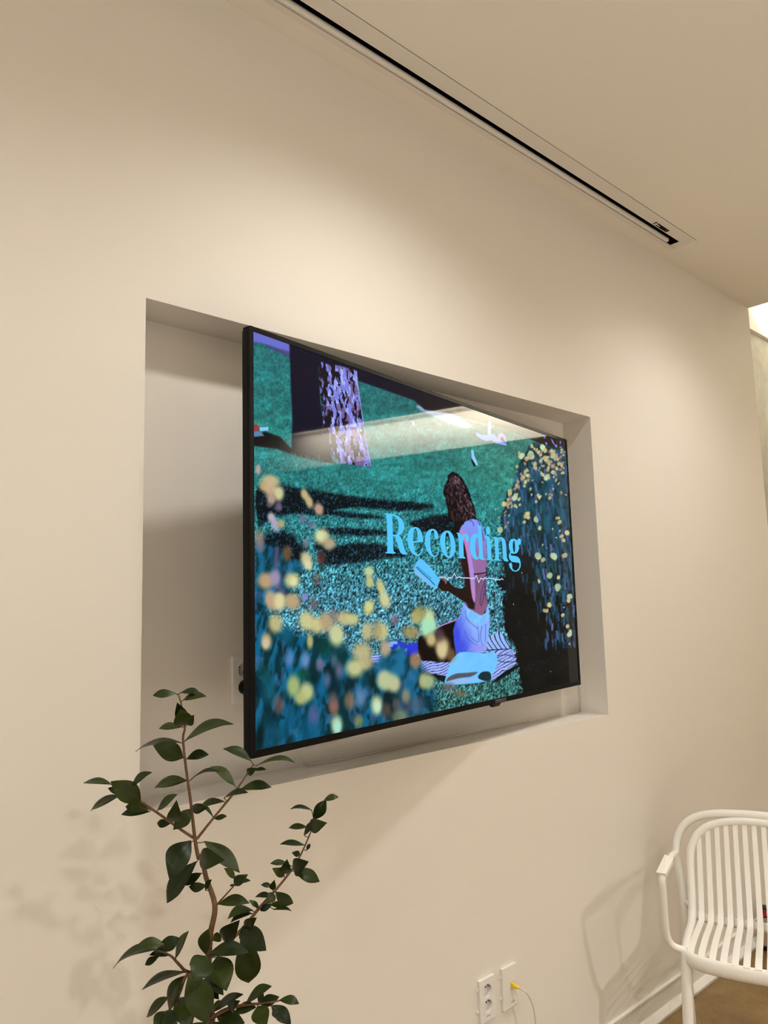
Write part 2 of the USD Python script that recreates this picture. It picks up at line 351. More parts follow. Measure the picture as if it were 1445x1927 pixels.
def line(pts, w, col, alpha=1.0, smooth=True, feather=.6):
    P = A_(pts, float)
    if smooth and len(P) > 2: P = catmull(P, 4)
    s = window(P[:, 0].min() - w - 2, P[:, 0].max() + w + 2, P[:, 1].min() - w - 2, P[:, 1].max() + w + 2)
    x, y = PX[s], PY[s]; d2 = np.full(x.shape, 1e9)
    for (ax, ay), (bx, by) in zip(P[:-1], P[1:]):
        ex, ey = bx - ax, by - ay; L = ex * ex + ey * ey + 1e-9
        t = np.clip(((x - ax) * ex + (y - ay) * ey) / L, 0, 1); d2 = np.minimum(d2, (x - ax - t * ex) ** 2 + (y - ay - t * ey) ** 2)
    lay(s, alpha * np.clip(.5 + (w / 2 - np.sqrt(d2)) / (2 * feather), 0, 1), col)
def crop(x0, y0, sc): return lambda pts: [(x0 + a / sc, y0 + b / sc) for a, b in pts]
def mixc(a, b, t): return A_(a, float) * (1 - t[..., None]) + A_(b, float) * t[..., None]

# the lawn: smooth and far above, bright flecked blades below
fleck = .6 * vnoise(PX / 2.1 + .4 * PY / 3, PY / 3.4, 11) + .4 * vnoise(PX / 1.5, PY / 2.0, 12)
coarse = fbm(PX / 60, PY / 14, 3, 4)
mid = fbm(PX / 9, PY / 7, 31, 3)
t_near = sstep(.20, .50, VV)
base = mixc((34, 110, 114), (40, 134, 130), sstep(0, .3, VV))
base = base + A_([22, 6, -8]) * (sstep(.2, .8, UU) * (1 - sstep(.1, .45, VV)))[..., None]
low = mixc((44, 124, 128), (66, 124, 142), sstep(.42, .72, VV))
low = low * (1 - sstep(.74, .98, VV)[..., None]) + A_([52, 104, 100]) * sstep(.74, .98, VV)[..., None]
COL[:] = base * (1 - t_near[..., None]) + low * t_near[..., None]
COL *= (.80 + .36 * coarse)[..., None]
COL *= (.74 + .5 * mid)[..., None]
con = .25 + .95 * sstep(.25, .62, VV)
f = (fleck - .5) * 2.0 * con
COL *= np.clip(1 + f, .22, 1.75)[..., None]
COL += A_([26, 20, 40]) * np.clip(f - .2, 0, 1)[..., None]

# sky and path
poly([(470, 615), (552, 640), (548, 668), (520, 655), (490, 645), (470, 640)], (104, 110, 205), 3)
poly([(500, 648), (548, 662), (548, 672), (505, 655)], (70, 60, 120), 2, .8)
poly([(786, 763), (835, 772), (885, 799), (868, 804), (800, 776)], (172, 182, 215), 2.5, .85)
# dark crown shadow along the top edge and the trunk's own shadow side
dk = lambda x, y: mixc((9, 10, 34), (34, 28, 26), sstep(640, 960, x))
poly([(545, 640), (548, 720), (551, 790), (549, 846), (604, 858), (628, 870), (618, 840), (604, 760), (600, 690), (640, 688), (672, 700), (673, 716), (720, 732), (780, 753), (800, 771), (850, 778), (885, 789), (930, 800), (960, 810), (1021, 836), (1070, 852), (1075, 820), (940, 770), (800, 715), (640, 660), (560, 630)], dk, 1.6, smooth=False)
poly([(470, 820), (500, 812), (528, 822), (550, 845), (604, 858), (632, 872), (600, 868), (560, 858), (520, 844), (470, 838)], (10, 10, 14), 2, smooth=False)
poly([(940, 803), (975, 808), (1010, 822), (1005, 826), (960, 816)], (70, 110, 108), 3, .6)
poly([(478, 800), (484, 798), (490, 806), (482, 812), (477, 812)], (150, 60, 60), 1)
poly([(489, 804), (506, 803), (506, 810), (490, 811)], (140, 200, 240), .8)
poly([(478, 812), (492, 812), (498, 820), (478, 822)], (90, 130, 170), 1.5)
# bark
def bark(x, y):
    q = x - (y - 690) * .11
    w = fbm(q / 4.2 + .8 * vnoise(x / 7, y / 9, 8), y / 15.0, 21, 4); w2 = fbm(q / 3.0, y / 9.0, 44, 3); w3 = fbm(q / 7.0, y / 16.0, 63, 2)
    c = mixc((126, 128, 224), (168, 186, 255), sstep(.45, .7, w2))
    c = c * (1 - .8 * sstep(.52, .62, w3)[..., None]) + A_([112, 84, 130]) * .8 * sstep(.52, .62, w3)[..., None]
    left = 1 - sstep(0, 30, q - 597)
    d = sstep(.55 - .30 * left, .60 - .22 * left, w)
    return c * (1 - d[..., None]) + A_([16, 13, 24]) * d[..., None]
poly([(601, 680), (640, 688), (671, 697), (676, 740), (684, 800), (691, 840), (699, 878), (672, 876), (640, 870), (622, 852), (608, 818), (606, 760), (601, 715)], bark, 1.0, smooth=False, wob=1.5)
line([(671, 698), (677, 745), (685, 800), (693, 848), (699, 876)], 1.6, (170, 165, 235), .8)
grass_edge = lambda x, y: mixc((30, 110, 100), (90, 170, 160), vnoise(x / 2, y / 3.2, 71))
for i in range(90):
    x = 478 + 240 * rng.random(); yb = 846 + (x - 478) * .16 + rng.normal(0, 2)
    if 545 < x < 610: line([(x, yb + 6), (x + rng.normal(0, 1.5), yb - 3 - 4 * rng.random())], 1.6, (36 + 30 * rng.random(), 120, 118), .55)
# shadows lying on the lawn
c5 = crop(470, 880, 5.78)
for P, fe in [([(487, 914), (530, 912), (560, 917), (640, 930), (700, 938), (790, 946), (818, 955), (760, 962), (720, 958), (680, 955), (640, 958), (606, 972), (560, 966), (487, 972)], 3),
              ([(600, 995), (650, 993), (720, 998), (745, 1004), (700, 1008), (630, 1006)], 2.5), ([(600, 1040), (640, 1026), (690, 1021), (740, 1030), (765, 1046), (720, 1050), (690, 1056), (640, 1062), (610, 1062)], 3),
              ([(487, 965), (500, 962), (520, 972), (497, 985), (487, 990)], 3), ([(770, 985), (800, 974), (850, 968), (868, 990), (860, 1012), (820, 1004), (790, 998)], 3),
              ([(590, 960), (640, 962), (720, 972), (705, 976), (640, 972)], 3), ([(495, 1010), (540, 1000), (575, 1035), (560, 1060), (500, 1040)], 6), ([(620, 1005), (600, 1010), (590, 1030), (610, 1040)], 4)]:
    poly(P, lambda x, y: mixc((5, 8, 14), (26, 62, 82), sstep(.62, .85, vnoise(x / 2, y / 3, 81))), fe, .93, wob=2)
for i in range(420):                                                  # tufts standing over the shadow edges
    x, y = 487 + 300 * rng.random(), 960 + 105 * rng.random()
    line([(x, y), (x + rng.normal(0, 2), y - 3 - 4 * rng.random())], 1.2, (60 + 60 * rng.random(), 150 + 40 * rng.random(), 175 + 40 * rng.random()), .32, False)
# reclining pair, birds
c7 = crop(880, 770, 7.605)
poly(c7([(125, 325), (200, 365), (288, 370), (298, 190), (318, 155), (342, 190), (340, 350), (400, 370), (440, 430), (500, 455), (560, 500), (556, 522), (430, 492), (370, 462), (340, 440), (280, 458), (200, 430), (130, 380)]), (146, 172, 255), .8, smooth=False)
poly(c7([(425, 430), (450, 350), (490, 333), (540, 375), (565, 460), (545, 485), (515, 400), (480, 395), (462, 455)]), (200, 150, 210), .8, smooth=False)
poly(c7([(55, 590), (70, 572), (92, 600), (98, 660), (130, 730), (152, 800), (110, 806), (75, 750), (60, 690)]), (150, 205, 255), .7, smooth=False)
poly(c7([(60, 700), (85, 740), (120, 800), (100, 820), (70, 770)]), (14, 14, 24), .6)
poly([(776, 792), (780, 793), (781, 801), (777, 800)], (160, 210, 225), .6, smooth=False)
for x, y, a, b in [(1100, 395, 5, 20), (1225, 470, 6, 34), (1270, 525, 10, 16), (1330, 475, 5, 16), (1335, 550, 14, 12), (1130, 490, 8, 16)]:
    blob(880 + x / 7.605, 770 + y / 7.605, a / 5, b / 5, (140, 135, 235), -.5 if x < 1300 else 0, .4)

# the woman on the striped towel
cA = crop(820, 1040, 10.32); cH = crop(820, 880, 10.32); cT = crop(700, 1050, 4.817)
stripes = lambda x, y: np.where((np.mod((x * .42 + y * 1.0 + 3 * np.sin(x / 9)) / 5.2, 1) < .24)[..., None], A_([18, 18, 60]), A_([158, 176, 252]))
stripes2 = lambda x, y: np.where((np.mod((x * .95 - y * .35 + 3 * np.sin(y / 9)) / 8.5, 1) < .24)[..., None], A_([18, 18, 50]), A_([150, 185, 255]))
poly(cT([(0, 885), (60, 872), (95, 885), (130, 930), (60, 945), (10, 940)]), stripes, 1.2)
poly(cT([(118, 805), (150, 770), (185, 755), (270, 755), (320, 785), (420, 768), (412, 872), (330, 890), (235, 840), (150, 842)]), lambda x, y: mixc((126, 178, 255), (46, 56, 214), sstep(.45, .6, fbm(x / 9 + .5, y / 9, 91, 2) + (x - 745) * .012)), 1)
poly(cT([(455, 1060), (600, 1050), (680, 1075), (670, 1130), (560, 1080)]), (10, 14, 20), 2)
poly(cT([(1100, 1110), (1200, 1035), (1310, 970), (1330, 985), (1200, 1080), (1110, 1125)]), (8, 14, 18), 2)
poly(cT([(450, 925), (600, 945), (720, 945), (700, 1020), (680, 1072), (560, 1050), (440, 1038)]), stripes, .8, smooth=False)
poly(cT([(1040, 715), (1110, 690), (1160, 658), (1205, 720), (1250, 780), (1245, 830), (1130, 840), (1030, 850)]), stripes2, .8, smooth=False)
poly(cT([(1030, 850), (1130, 838), (1250, 825), (1290, 840), (1312, 890), (1315, 960), (1260, 1000), (1200, 1032), (1100, 1115), (1080, 1080), (1140, 960)]), lambda x, y: np.where((np.mod((x * .5 + y * .9 + 4 * vnoise(x / 9, y / 9, 93)) / 5.5, 1) < .22)[..., None], A_([16, 16, 54]), A_([160, 180, 255])), .8, smooth=False)
line(cT([(1030, 838), (1120, 832), (1240, 826)]), 1.6, (12, 12, 30)); line(cT([(1135, 950), (1150, 890), (1230, 880), (1290, 900)]), 1.2, (20, 20, 60)); line(cT([(1150, 930), (1200, 945), (1300, 940)]), 1.2, (20, 20, 60))
poly(cT([(430, 720), (480, 690), (590, 640), (720, 575), (790, 548), (765, 600), (742, 660), (752, 780), (765, 872), (718, 938), (600, 942), (520, 932), (450, 928), (425, 850), (420, 770)]), (18, 9, 8), 1)
line(cT([(582, 640), (650, 605), (720, 580), (792, 550)]), 2.4, (186, 138, 200))
poly(cT([(680, 1055), (722, 930), (768, 880), (800, 858), (862, 845), (940, 846), (1010, 866), (1090, 850), (1128, 872), (1142, 955), (1095, 1060), (1085, 1105), (960, 1132), (800, 1146), (668, 1148)]), lambda x, y: mixc((98, 190, 255), (128, 204, 255), fbm(x / 14, y / 14, 95, 2)), .8)
poly(cT([(690, 1088), (760, 1050), (850, 1042), (960, 1035), (900, 1075), (800, 1088), (720, 1110), (680, 1120)]), (78, 66, 72), 1.2, .85)
poly(cT([(965, 1085), (1000, 1035), (1070, 1035), (1082, 1100), (1030, 1116)]), (20, 46, 54), .8)
poly(cT([(700, 1115), (850, 1095), (960, 1100), (860, 1130), (700, 1140)]), (150, 186, 240), 1)
# back, arm, shorts
skin = lambda x, y: mixc((132, 152, 255), (150, 108, 168), sstep(985, 1075, y) ** .7) * (1 - .25 * sstep(1075, 1130, y)[..., None]) + A_([26, 10, 4]) * sstep(1090, 1150, y)[..., None]
poly(cA([(460, -411), (500, -500), (560, -590), (600, -612), (660, -640), (720, -655), (820, -640), (880, -570), (930, -460), (962, -330), (985, -206), (1000, 0), (990, 150), (985, 250), (992, 380), (985, 480), (988, 600), (992, 750), (1000, 900), (1006, 980), (992, 1080), (942, 1165), (892, 1225), (838, 1205), (760, 1165), (690, 1115), (640, 1085), (565, 990), (560, 850), (572, 650), (560, 450), (520, 350), (490, 200), (475, 0), (462, -250)]), skin, .8, smooth=False)
poly(cA([(462, -380), (475, -150), (490, 200), (520, 350), (560, 450), (572, 650), (560, 850), (640, 1085), (760, 1100), (770, 900), (730, 600), (670, 300), (620, -50), (540, -250), (500, -330)]), (38, 22, 24), 1.6, smooth=False)
poly(cA([(750, -100), (860, 0), (980, 100), (985, 300), (760, 410), (740, 200)]), (150, 104, 150), 5, .55)
poly(cA([(755, 430), (900, 420), (940, 470), (870, 650), (800, 800), (770, 700)]), (112, 76, 96), 4, .7)
poly(cA([(460, -411), (510, -400), (545, -250), (600, 0), (640, 250), (668, 480), (688, 700), (715, 880), (745, 965), (770, 965), (778, 850), (766, 600), (742, 350), (716, 180), (690, 0), (640, -250), (590, -390), (520, -460)]), lambda x, y: mixc((196, 130, 196), (150, 150, 250), sstep(0, 8, x - (868 + (y - 1005) * .125 + 8))), .8, smooth=False)
poly(cA([(90, 530), (130, 492), (180, 520), (250, 560), (330, 640), (420, 690), (520, 698), (565, 650), (610, 700), (690, 860), (745, 960), (748, 1000), (690, 1002), (600, 972), (500, 915), (380, 835), (250, 752), (130, 742), (60, 682), (48, 640)]), lambda x, y: mixc((34, 20, 18), (92, 62, 58), sstep(-4, 6, (y - 1116) - (x - 832) * .42)), .8, smooth=False)
poly(cA([(70, 470), (180, 480), (225, 560), (200, 610), (160, 540), (90, 500)]), (150, 110, 120), .8, .8)
line(cA([(750, 420), (880, 405), (1002, 382)]), 1.8, (10, 8, 14)); line(cA([(985, 300), (1000, 400), (960, 460)]), 1.6, (10, 8, 14)); line(cA([(995, 400), (1015, 480)]), 1.4, (10, 8, 14))
line(cA([(930, 600), (890, 780), (868, 950), (890, 1030), (915, 950), (938, 800), (952, 540)]), .9, (52, 30, 60)); line(cA([(965, 540), (970, 800), (940, 800)]), .8, (52, 30, 60)); line(cA([(980, 650), (975, 900)]), .7, (52, 30, 60), .7)
poly(cT([(835, 405), (880, 458), (930, 490), (990, 522), (1032, 500), (1056, 418), (1072, 560), (1062, 680), (1048, 780), (1030, 850), (985, 862), (860, 850), (800, 855), (765, 872), (750, 780), (740, 650), (760, 575), (800, 540), (808, 480)]), lambda x, y: mixc((60, 74, 226), (140, 178, 255), np.clip(sstep(852, 900, x + (1190 - y) * .35) + .25 * (fbm(x / 6, y / 12, 97, 3) - .5), 0, 1)), .8, smooth=False)
poly(cT([(870, 455), (930, 488), (990, 522), (1034, 500), (1056, 418), (1062, 560), (1000, 610), (930, 600), (850, 520)]), lambda x, y: mixc((104, 178, 255), (140, 212, 255), fbm(x / 3.5, y / 8, 98, 2)), 1, .9, smooth=False)
for P in [[(850, 480), (870, 560), (960, 640)], [(840, 660), (880, 740), (960, 790)], [(1000, 620), (985, 720), (1010, 800)], [(1035, 600), (1030, 760)], [(960, 620), (970, 760), (900, 720)]]: line(cT(P), 1.6, (70, 78, 170), .55)
poly(cT([(900, 790), (1030, 780), (1025, 850), (880, 845)]), (150, 140, 235), 4, .7)
# hair
poly(cH([(252, 140), (330, 88), (430, 118), (520, 210), (590, 330), (640, 450), (690, 580), (740, 720), (780, 850), (785, 950), (825, 1005), (700, 990), (650, 1012), (590, 1042), (520, 1112), (470, 1190), (420, 1255), (375, 1240), (365, 1060), (310, 1000), (258, 960), (240, 800), (210, 700), (190, 560), (152, 470), (188, 330), (240, 230)]), (17, 11, 15), 1, wob=1.2)
poly(cH([(285, 830), (320, 870), (360, 960), (375, 1050), (330, 1020), (300, 940)]), (58, 38, 38), 1)
hr = np.random.default_rng(3)
for i in range(230):
    t = hr.random(); s = hr.random()
    y = 150 + 840 * t; xl = 190 + 240 * max(0, t - .4) + (60 if t < .15 else 0) + 110 * max(0, .35 - t); xr = 430 + 370 * t ** .8
    x = xl + (xr - xl) * (s if t < .6 else s ** .7)
    br = hr.random() ** 2 * (.35 + .65 * sstep(.1, .5, A_(s)))
    L = 20 + 45 * hr.random(); dx = (8 + 22 * s) * (1 if hr.random() < .7 else -1)
    line(cH([(x, y), (x + dx * .4 + hr.normal(0, 6), y + L * .5), (x + dx, y + L)]), .7 + .7 * hr.random(), A_([70, 42, 48]) + A_([110, 105, 130]) * br, .85)
for P in [[(690, 1010), (720, 1060), (745, 1100), (738, 1130)], [(805, 1000), (840, 1060), (865, 1120)], [(890, 1180), (925, 1330), (935, 1420)], [(640, 1000), (680, 1045)], [(560, 1040), (540, 1100)]]: line(cH(P), .9, (22, 14, 22), .85)
# book
cR = crop(700, 950, 4.817)
poly(cR([(388, 560), (405, 520), (440, 488), (470, 500), (545, 580), (622, 680), (585, 768), (510, 715), (395, 625)]), (92, 196, 255), .7, smooth=False)
poly(cR([(386, 570), (470, 660), (575, 765), (500, 715), (390, 625)]), (140, 186, 240), .8, .8, smooth=False)
line(cR([(405, 565), (470, 628), (520, 672), (572, 726)]), 1.3, (22, 30, 80), 1, False); line(cR([(418, 560), (470, 606), (540, 668)]), .9, (40, 60, 120), .8, False)

# the flowering bush on the right
cB = crop(920, 820, 3.93)
bush = cB([(310, 70), (345, 62), (400, 68), (480, 90), (560, 95), (700, 100), (760, 1400), (760, 1950), (240, 1960), (245, 1880), (228, 1790), (205, 1640), (200, 1560), (150, 1490), (112, 1420), (120, 1330), (100, 1230), (120, 1150), (70, 1110), (60, 1060), (120, 1030), (100, 940), (110, 840), (90, 760), (105, 690), (90, 620), (110, 540), (120, 470), (160, 400), (205, 330), (215, 250), (240, 180)])
poly(bush, lambda x, y: mixc((7, 8, 10), (22, 58, 70), (1 - sstep(960, 1130, y)) * (.4 + .9 * fbm(x / 7, y / 12, 77, 2))), 2.0, .97, smooth=False, wob=4)
br_ = np.random.default_rng(11)
for i in range(1250):                                                  # upright leaves of the bush
    x = 100 + 560 * br_.random(); y = 130 + 1420 * br_.random() ** 1.1
    if x < 330 and y > 860 and br_.random() < .86: continue
    if x < 420 and y > 1200 and br_.random() < .93: continue
    if x < 250 - y * .28 + 40 or y < 300 - (x - 180) * .9: continue
    L, lean = 30 + 50 * br_.random(), br_.normal(10, 8)
    k = br_.random()
    c = (24, 78 + 30 * k, 92 + 26 * k) if k < .55 else ((40, 92, 140) if k < .85 else (116, 122, 190))
    px, py = 920 + x / 3.93, 820 + y / 3.93
    line([(px, py - L / 8), (px + lean / 8, py + L / 8)], 1.6 + 2.2 * br_.random(), c, .3 + .5 * br_.random(), False, 1.3)
for x, y, r in [(240, 145, 22), (225, 125, 12), (310, 150, 26), (285, 170, 14), (320, 80, 14), (340, 100, 10), (400, 85, 22), (415, 110, 16), (340, 210, 15), (418, 170, 18), (480, 150, 22), (500, 165, 14), (210, 230, 12), (270, 270, 14), (290, 290, 14), (250, 310, 16), (400, 280, 14), (430, 310, 20), (470, 270, 14), (550, 270, 12), (210, 370, 14), (170, 350, 8), (160, 410, 16), (190, 460, 20), (115, 500, 18), (145, 470, 12), (195, 520, 12), (55, 540, 8), (80, 600, 10), (85, 690, 22), (315, 430, 10), (370, 450, 14), (355, 490, 12), (450, 460, 13), (420, 430, 10), (570, 440, 10), (480, 390, 10), (280, 580, 18), (290, 600, 16), (350, 625, 20), (265, 635, 8), (378, 680, 13), (525, 640, 16), (510, 610, 12), (470, 690, 9), (575, 720, 18), (555, 770, 14), (500, 755, 8), (400, 810, 9), (430, 830, 5), (365, 890, 24), (402, 920, 16), (490, 895, 26), (570, 885, 18), (455, 1045, 22), (520, 1050, 14), (372, 1075, 12), (505, 1125, 25), (600, 1190, 20), (592, 1222, 16), (450, 1250, 18), (425, 1290, 16), (560, 1270, 9), (545, 1330, 14), (585, 1410, 14), (595, 1460, 20), (595, 1540, 10), (180, 1245, 6), (250, 1015, 6), (20, 790, 10), (460, 1745, 5), (520, 210, 14), (505, 240, 12), (385, 140, 12), (440, 240, 12), (540, 215, 12), (380, 240, 9), (325, 330, 8), (400, 345, 8), (480, 310, 10), (525, 700, 10), (540, 740, 12)]:
    k = br_.random(); c = A_([206, 198, 140]) * (1 - k * .35) + A_([190, 140, 110]) * k * .35
    if r > 19: c = A_([190, 208, 168])
    for q in range(3 if r > 11 else 1):
        blob(920 + x / 3.93 + br_.normal(0, r * .07), 820 + y / 3.93 + br_.normal(0, r * .08), r * .62 / 3.93 * (1.25 if q else 1.0), r * .85 / 3.93 * 1.1, c * (.86 + .22 * br_.random()), br_.normal(0, .4), .32, .92)
for i in range(110):                                                  # small blossoms along the bush's upper edge and through its crown
    t = br_.random(); x = 120 + 450 * t; edge = 470 - 900 * t if t < .42 else 80
    y = max(80, edge) + abs(br_.normal(0, 150)) + 20
    if x > 560 or y > 760: continue
    k = br_.random(); blob(920 + x / 3.93, 820 + y / 3.93, (1.2 + 1.9 * br_.random()), (1.8 + 2.6 * br_.random()), A_([204, 194, 142]) * (.72 + .35 * k) if k > .25 else (184, 140, 118), br_.normal(.1, .4), .5, .85)
for i in range(26): blob(920 + (260 + 350 * br_.random()) / 3.93, 820 + (1480 + 260 * br_.random()) / 3.93, .8, 1.5, (40, 60, 150), 0, .5, .6)

# out-of-focus flowers in front: blue-green foliage first
c6 = crop(470, 1120, 4.379)
def pale(c): c = A_(c, float); return c * .86 + c.mean() * .14 + A_([12, 12, 16]) * (c.mean() > 140)
def fade(c): return .94 if np.mean(c) > 140 else .68
def foliage(x, y):
    n1, n2 = fbm((x + .25 * y) / 11, y / 40, 55, 3), fbm((x - .2 * y) / 16, y / 30, 58, 3)
    c = mixc((5, 46, 54), (14, 98, 138), sstep(.36, .66, n1))
    c = mixc(np.zeros(3), (1, 1, 1), np.ones_like(n2)) * c
    c = c * (1 - .75 * sstep(.56, .70, n2)[..., None]) + A_([4, 28, 36]) * .75 * sstep(.56, .70, n2)[..., None]
    c = c * (1 - .5 * sstep(.60, .74, fbm(x / 13, y / 26, 59, 2))[..., None]) + A_([70, 110, 160]) * .5 * sstep(.60, .74, fbm(x / 13, y / 26, 59, 2))[..., None]
    return c
poly(c6([(40, -60), (100, 20), (140, 120), (230, 280), (330, 300), (420, 330), (540, 330), (640, 350), (760, 400), (830, 480), (930, 540), (1040, 560), (1150, 470), (1260, 430), (1330, 520), (1400, 560), (1460, 640), (1520, 720), (1540, 900), (1500, 960), (1000, 1120), (0, 1400), (-20, 900)]), foliage, 7, .97)
poly(c5([(70, 800), (160, 840), (260, 820), (330, 880), (420, 1000), (540, 1030), (560, 1140), (480, 1180), (440, 1400), (300, 1500), (60, 1500), (60, 1000)]), foliage, 5, .9)
for x, y, a, b, c in [(330, 520, 40, 60, (96, 140, 196)), (460, 540, 34, 70, (120, 150, 200)), (300, 330, 60, 70, (14, 96, 130)), (120, 640, 40, 70, (6, 60, 58)), (700, 740, 70, 90, (4, 30, 40)), (590, 760, 40, 80, (10, 110, 160)), (820, 740, 40, 70, (6, 36, 44)), (1000, 700, 50, 70, (4, 34, 34)), (640, 430, 80, 80, (4, 62, 56)), (750, 500, 60, 90, (4, 56, 60)), (550, 640, 40, 90, (6, 40, 52)), (1160, 860, 60, 120, (6, 26, 30)), (1240, 560, 50, 110, (20, 110, 150)), (1120, 560, 40, 100, (14, 90, 120)), (180, 1140, 90, 120, (6, 70, 92)), (520, 1120, 90, 160, (10, 92, 128)), (90, 1180, 30, 120, (3, 16, 16)), (160, 780, 50, 120, (8, 86, 104)), (920, 850, 40, 70, (110, 140, 180)), (530, 990, 40, 70, (96, 90, 140)), (350, 1010, 60, 90, (12, 86, 120)), (640, 700, 30, 60, (92, 110, 150)), (740, 620, 30, 60, (110, 110, 140)), (700, 540, 26, 50, (84, 104, 124)), (440, 660, 50, 40, (10, 84, 62)), (1380, 900, 60, 70, (70, 100, 124)), (1300, 900, 40, 90, (60, 70, 90))]:
    blob(470 + x / 4.379, 1120 + y / 4.379, a / 4.379, b / 4.379, c, 0, .8, .8)
for P, w, c in [([(300, 880), (290, 1100), (330, 1330), (400, 1390)], 9, (98, 88, 130)), ([(350, 1000), (370, 1200), (410, 1380)], 5, (40, 50, 60)), ([(300, 1330), (420, 1390), (520, 1350)], 3, (70, 60, 50))]: line(c5(P), w, c, .75, True, 2.5)
for x, y, a, b, c, r in [(230, 140, 100, 66, (196, 170, 116), .2), (160, 200, 60, 60, (186, 158, 100), 0), (230, 230, 70, 90, (196, 166, 116), .2), (320, 280, 60, 88, (206, 202, 138), 0), (240, 340, 50, 70, (176, 146, 120), 0), (320, 425, 40, 52, (140, 120, 160), 0), (220, 405, 36, 30, (120, 96, 120), 0), (95, 20, 30, 60, (170, 150, 140), 0), (600, 290, 42, 66, (190, 174, 110), -.3), (650, 370, 42, 76, (196, 172, 110), -.3), (755, 450, 52, 72, (190, 150, 120), -.3), (240, 540, 44, 56, (176, 172, 178), -.3), (280, 620, 44, 80, (170, 150, 180), -.3), (345, 610, 44, 52, (166, 156, 106), 0), (580, 555, 40, 52, (128, 112, 158), 0), (680, 620, 46, 48, (120, 112, 150), 0), (790, 750, 84, 92, (206, 204, 138), -.3), (870, 830, 70, 70, (176, 150, 112), 0), (770, 740, 40, 44, (200, 214, 150), 0), (110, 760, 54, 90, (164, 136, 112), 0), (120, 840, 50, 90, (140, 118, 130), 0), (410, 930, 56, 88, (146, 104, 62), 0), (620, 1000, 62, 92, (206, 190, 130), -.35), (640, 1060, 40, 60, (206, 206, 150), -.35), (780, 980, 56, 84, (104, 58, 46), 0), (620, 820, 40, 60, (116, 116, 130), 0), (735, 1210, 50, 66, (110, 90, 88), 0), (180, 1230, 92, 96, (190, 150, 100), 0), (280, 1200, 60, 90, (150, 130, 160), 0), (465, 1225, 88, 88, (200, 194, 124), 0), (480, 1240, 40, 48, (206, 216, 150), 0), (225, 1425, 60, 92, (190, 156, 106), 0), (320, 1440, 66, 80, (214, 204, 142), 0), (450, 1440, 80, 70, (176, 150, 104), 0), (1300, 1130, 56, 62, (186, 206, 140), 0), (1310, 1240, 46, 72, (190, 190, 110), 0), (1430, 1300, 46, 90, (200, 190, 116), -.3), (600, 1410, 40, 50, (110, 130, 190), 0), (700, 1480, 50, 70, (120, 96, 100), 0)]:
    blob(470 + x / 5.78, 880 + y / 5.78, a / 5.78 * .92, b / 5.78 * .92, pale(c), r, .55, fade(c))
for x, y, a, b, c, r in [(190, 60, 50, 70, (184, 150, 110), 0), (250, 60, 50, 74, (210, 200, 136), 0), (360, 60, 66, 66, (176, 152, 104), 0), (215, 235, 62, 82, (190, 176, 104), 0), (470, 210, 66, 84, (202, 194, 120), 0), (560, 245, 80, 72, (200, 190, 116), 0), (640, 220, 60, 90, (176, 150, 100), -.2), (500, 380, 28, 66, (176, 170, 96), 0), (720, 340, 66, 84, (198, 206, 140), 0), (715, 300, 50, 60, (190, 196, 130), 0), (780, 190, 70, 62, (190, 176, 110), 0), (850, 200, 60, 52, (190, 190, 116), 0), (700, 170, 40, 60, (150, 130, 120), 0), (985, 100, 46, 70, (206, 204, 120), .2), (1115, 40, 48, 74, (206, 200, 130), -.3), (970, 300, 50, 82, (186, 174, 110), 0), (1090, 300, 60, 80, (196, 190, 116), 0), (1050, 290, 50, 90, (170, 150, 100), 0), (1380, 180, 56, 64, (176, 166, 90), 0), (1310, 300, 60, 54, (170, 146, 84), 0), (1450, 270, 36, 84, (170, 206, 150), 0), (140, 380, 46, 74, (190, 166, 114), 0), (135, 400, 30, 44, (196, 184, 140), 0), (580, 575, 34, 60, (136, 114, 150), 0), (930, 470, 86, 84, (186, 172, 110), 0), (960, 560, 60, 60, (180, 160, 104), 0), (870, 600, 80, 80, (196, 196, 124), 0), (365, 750, 58, 96, (160, 178, 92), 0), (470, 800, 64, 84, (186, 194, 112), 0), (420, 850, 50, 60, (170, 176, 100), 0), (240, 900, 46, 84, (128, 84, 80), 0), (690, 890, 46, 92, (150, 106, 104), 0), (700, 930, 40, 60, (160, 100, 86), 0), (825, 870, 46, 80, (162, 122, 84), 0), (1110, 695, 56, 80, (190, 196, 140), 0), (1195, 735, 48, 68, (190, 180, 116), 0), (1050, 905, 50, 84, (190, 202, 140), 0), (1055, 920, 28, 46, (180, 220, 180), 0), (720, 1070, 50, 86, (170, 206, 156), 0), (725, 1090, 30, 50, (150, 220, 190), 0), (900, 1040, 38, 52, (156, 152, 70), 0), (1290, 830, 36, 64, (160, 156, 104), 0), (1240, 1000, 70, 64, (140, 150, 100), 0), (1365, 540, 44, 60, (176, 130, 94), 0), (1430, 705, 36, 66, (170, 160, 100), 0), (1120, 440, 46, 70, (176, 150, 110), 0), (1130, 950, 40, 70, (100, 74, 60), 0), (1480, 200, 50, 100, (196, 214, 140), 0), (1210, 900, 34, 60, (104, 96, 90), 0)]:
    blob(470 + x / 4.379, 1120 + y / 4.379, a / 4.379 * .9, b / 4.379 * .9, pale(c), r, .58, fade(c))
